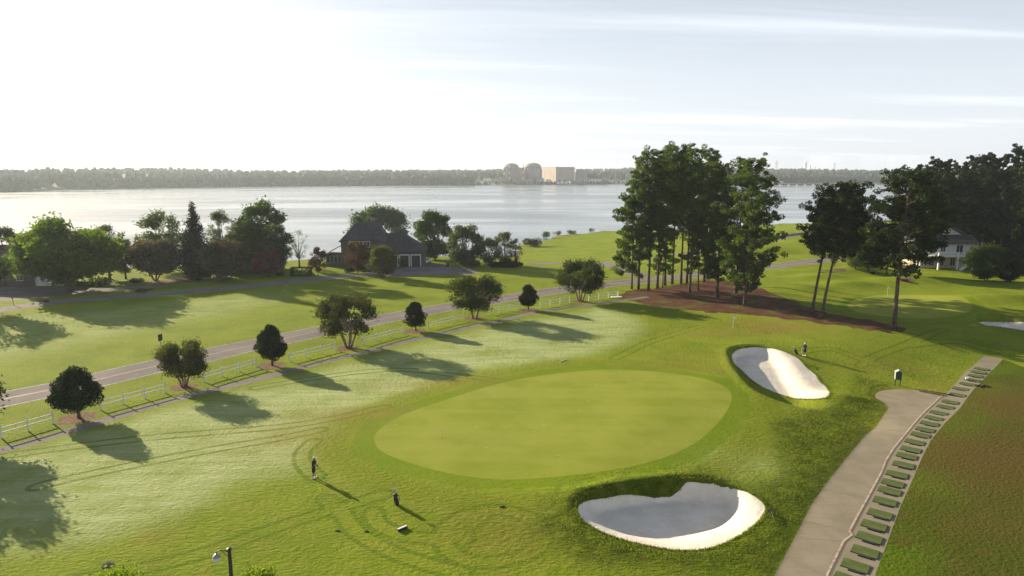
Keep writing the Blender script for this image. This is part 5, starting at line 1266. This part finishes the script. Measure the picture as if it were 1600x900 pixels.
# ragged grass lip round the bunkers
q = R_(78)
m_lip = leaf_mat('lip_grass', (.13,.18,.012), (.24,.29,.03), .4, (1.2,1.3,.5)); E_ = []
for sp in (sand1, sand2, sand3):
    P = np.array(sp+[sp[0]]); L = np.linalg.norm(np.diff(P, axis=0), axis=1)
    for i in range(len(L)):
        k = int(L[i]*130)
        if k: u = q.uniform(0, 1, (k, 1)); E_.append(P[i]*(1-u)+P[i+1]*u+q.normal(0, .13, (k, 2)))
E_ = np.concatenate(E_); dd_ = np.minimum(np.minimum(sdf(sand1, E_[:,0], E_[:,1], 5.), sdf(sand2, E_[:,0], E_[:,1], 5.)), sdf(sand3, E_[:,0], E_[:,1], 5.)); E_ = E_[(dd_ > -.05) & (dd_ < .4)]
n = len(E_); z_ = height(E_[:,0], E_[:,1]); a = q.uniform(0, 6.283, n); wd = q.uniform(.012, .03, n); hg = q.uniform(.05, .13, n); ln_ = q.uniform(-.06, .06, (n, 2)); c_, s_ = np.cos(a)*wd, np.sin(a)*wd
VV = np.stack([np.stack([E_[:,0]-c_, E_[:,1]-s_, z_-.02], 1), np.stack([E_[:,0]+c_, E_[:,1]+s_, z_-.02], 1), np.stack([E_[:,0]+c_*.5+ln_[:,0], E_[:,1]+s_*.5+ln_[:,1], z_+hg], 1), np.stack([E_[:,0]-c_*.5+ln_[:,0], E_[:,1]-s_*.5+ln_[:,1], z_+hg*.8], 1)], 1).reshape(-1, 3)
me = mesh_np('lip_grass', VV, np.arange(n*4).reshape(n, 4), m_lip); at_ = me.attributes.new('tint', 'FLOAT', 'POINT'); at_.data.foreach_set('value', np.repeat(q.uniform(0, 1, n), 4).astype(np.float32))
tag(obj('lip_grass', me), 'ragged fringe of grass along the edges of the sand bunkers', 'grass', kind='stuff')

# rough grass tufts on the banks and round the bunkers
m_tuft = leaf_mat('rough_grass', (.15,.20,.014), (.26,.31,.03), .4, (1.2,1.3,.5)); q = R_(77)
pxy = np.array(rough_poly); n = 230000
gx_ = q.uniform(pxy[:,0].min()-1, pxy[:,0].max()+1, n); gy_ = q.uniform(pxy[:,1].min()-1, pxy[:,1].max()+1, n)
keep = (sdf(rough_poly, gx_, gy_, 5.) < .6) & (sdf(sand1, gx_, gy_, 5.) > .06) & (sdf(sand2, gx_, gy_, 5.) > .06) & (sdf(PR, gx_, gy_, 5.) > .1) & (sdf(green_poly, gx_, gy_, 5.) > 2.6) & (q.uniform(0, 1, n) < np.clip(-sdf(rough_poly, gx_, gy_, 9.)/9., .0, .5))
gx_, gy_ = gx_[keep], gy_[keep]; gz_ = height(gx_, gy_); n = len(gx_)
a = q.uniform(0, 6.283, n); wd = q.uniform(.012, .035, n); hg = q.uniform(.04, .13, n); ln_ = q.uniform(-.09, .09, (n, 2))
c_, s_ = np.cos(a)*wd, np.sin(a)*wd
V1 = np.stack([gx_-c_, gy_-s_, gz_-.02], 1); V2 = np.stack([gx_+c_, gy_+s_, gz_-.02], 1); V3 = np.stack([gx_+c_*.5+ln_[:,0], gy_+s_*.5+ln_[:,1], gz_+hg], 1); V4 = np.stack([gx_-c_*.5+ln_[:,0], gy_-s_*.5+ln_[:,1], gz_+hg*.8], 1)
VV = np.stack([V1, V2, V3, V4], 1).reshape(-1, 3); me = mesh_np('rough_grass', VV, np.arange(n*4).reshape(n, 4), m_tuft)
at_ = me.attributes.new('tint', 'FLOAT', 'POINT'); at_.data.foreach_set('value', np.repeat(q.uniform(0, 1, n), 4).astype(np.float32))
tag(obj('rough_grass', me), 'longer rough grass on the banks round the near bunker and beside the cart path', 'grass', kind='stuff')
#PART3 END
# ------------------------------------------------------------------ haze
mh = bpy.data.materials.new('haze'); mh.use_nodes = True; t = mh.node_tree; t.nodes.clear()
o_ = N(t, 'ShaderNodeOutputMaterial'); pv = N(t, 'ShaderNodeVolumePrincipled'); pv.inputs['Density'].default_value = HAZE_DENSITY
pv.inputs['Color'].default_value = (.76,.88,1,1); pv.inputs['Anisotropy'].default_value = .3
t.links.new(pv.outputs[0], o_.inputs['Volume'])
hb = MB().box((0, 1900, 22), (6600, 4700, 80)).build('haze', mh); tag(hb, 'pale thin morning haze over the lake and the golf course', kind='stuff')
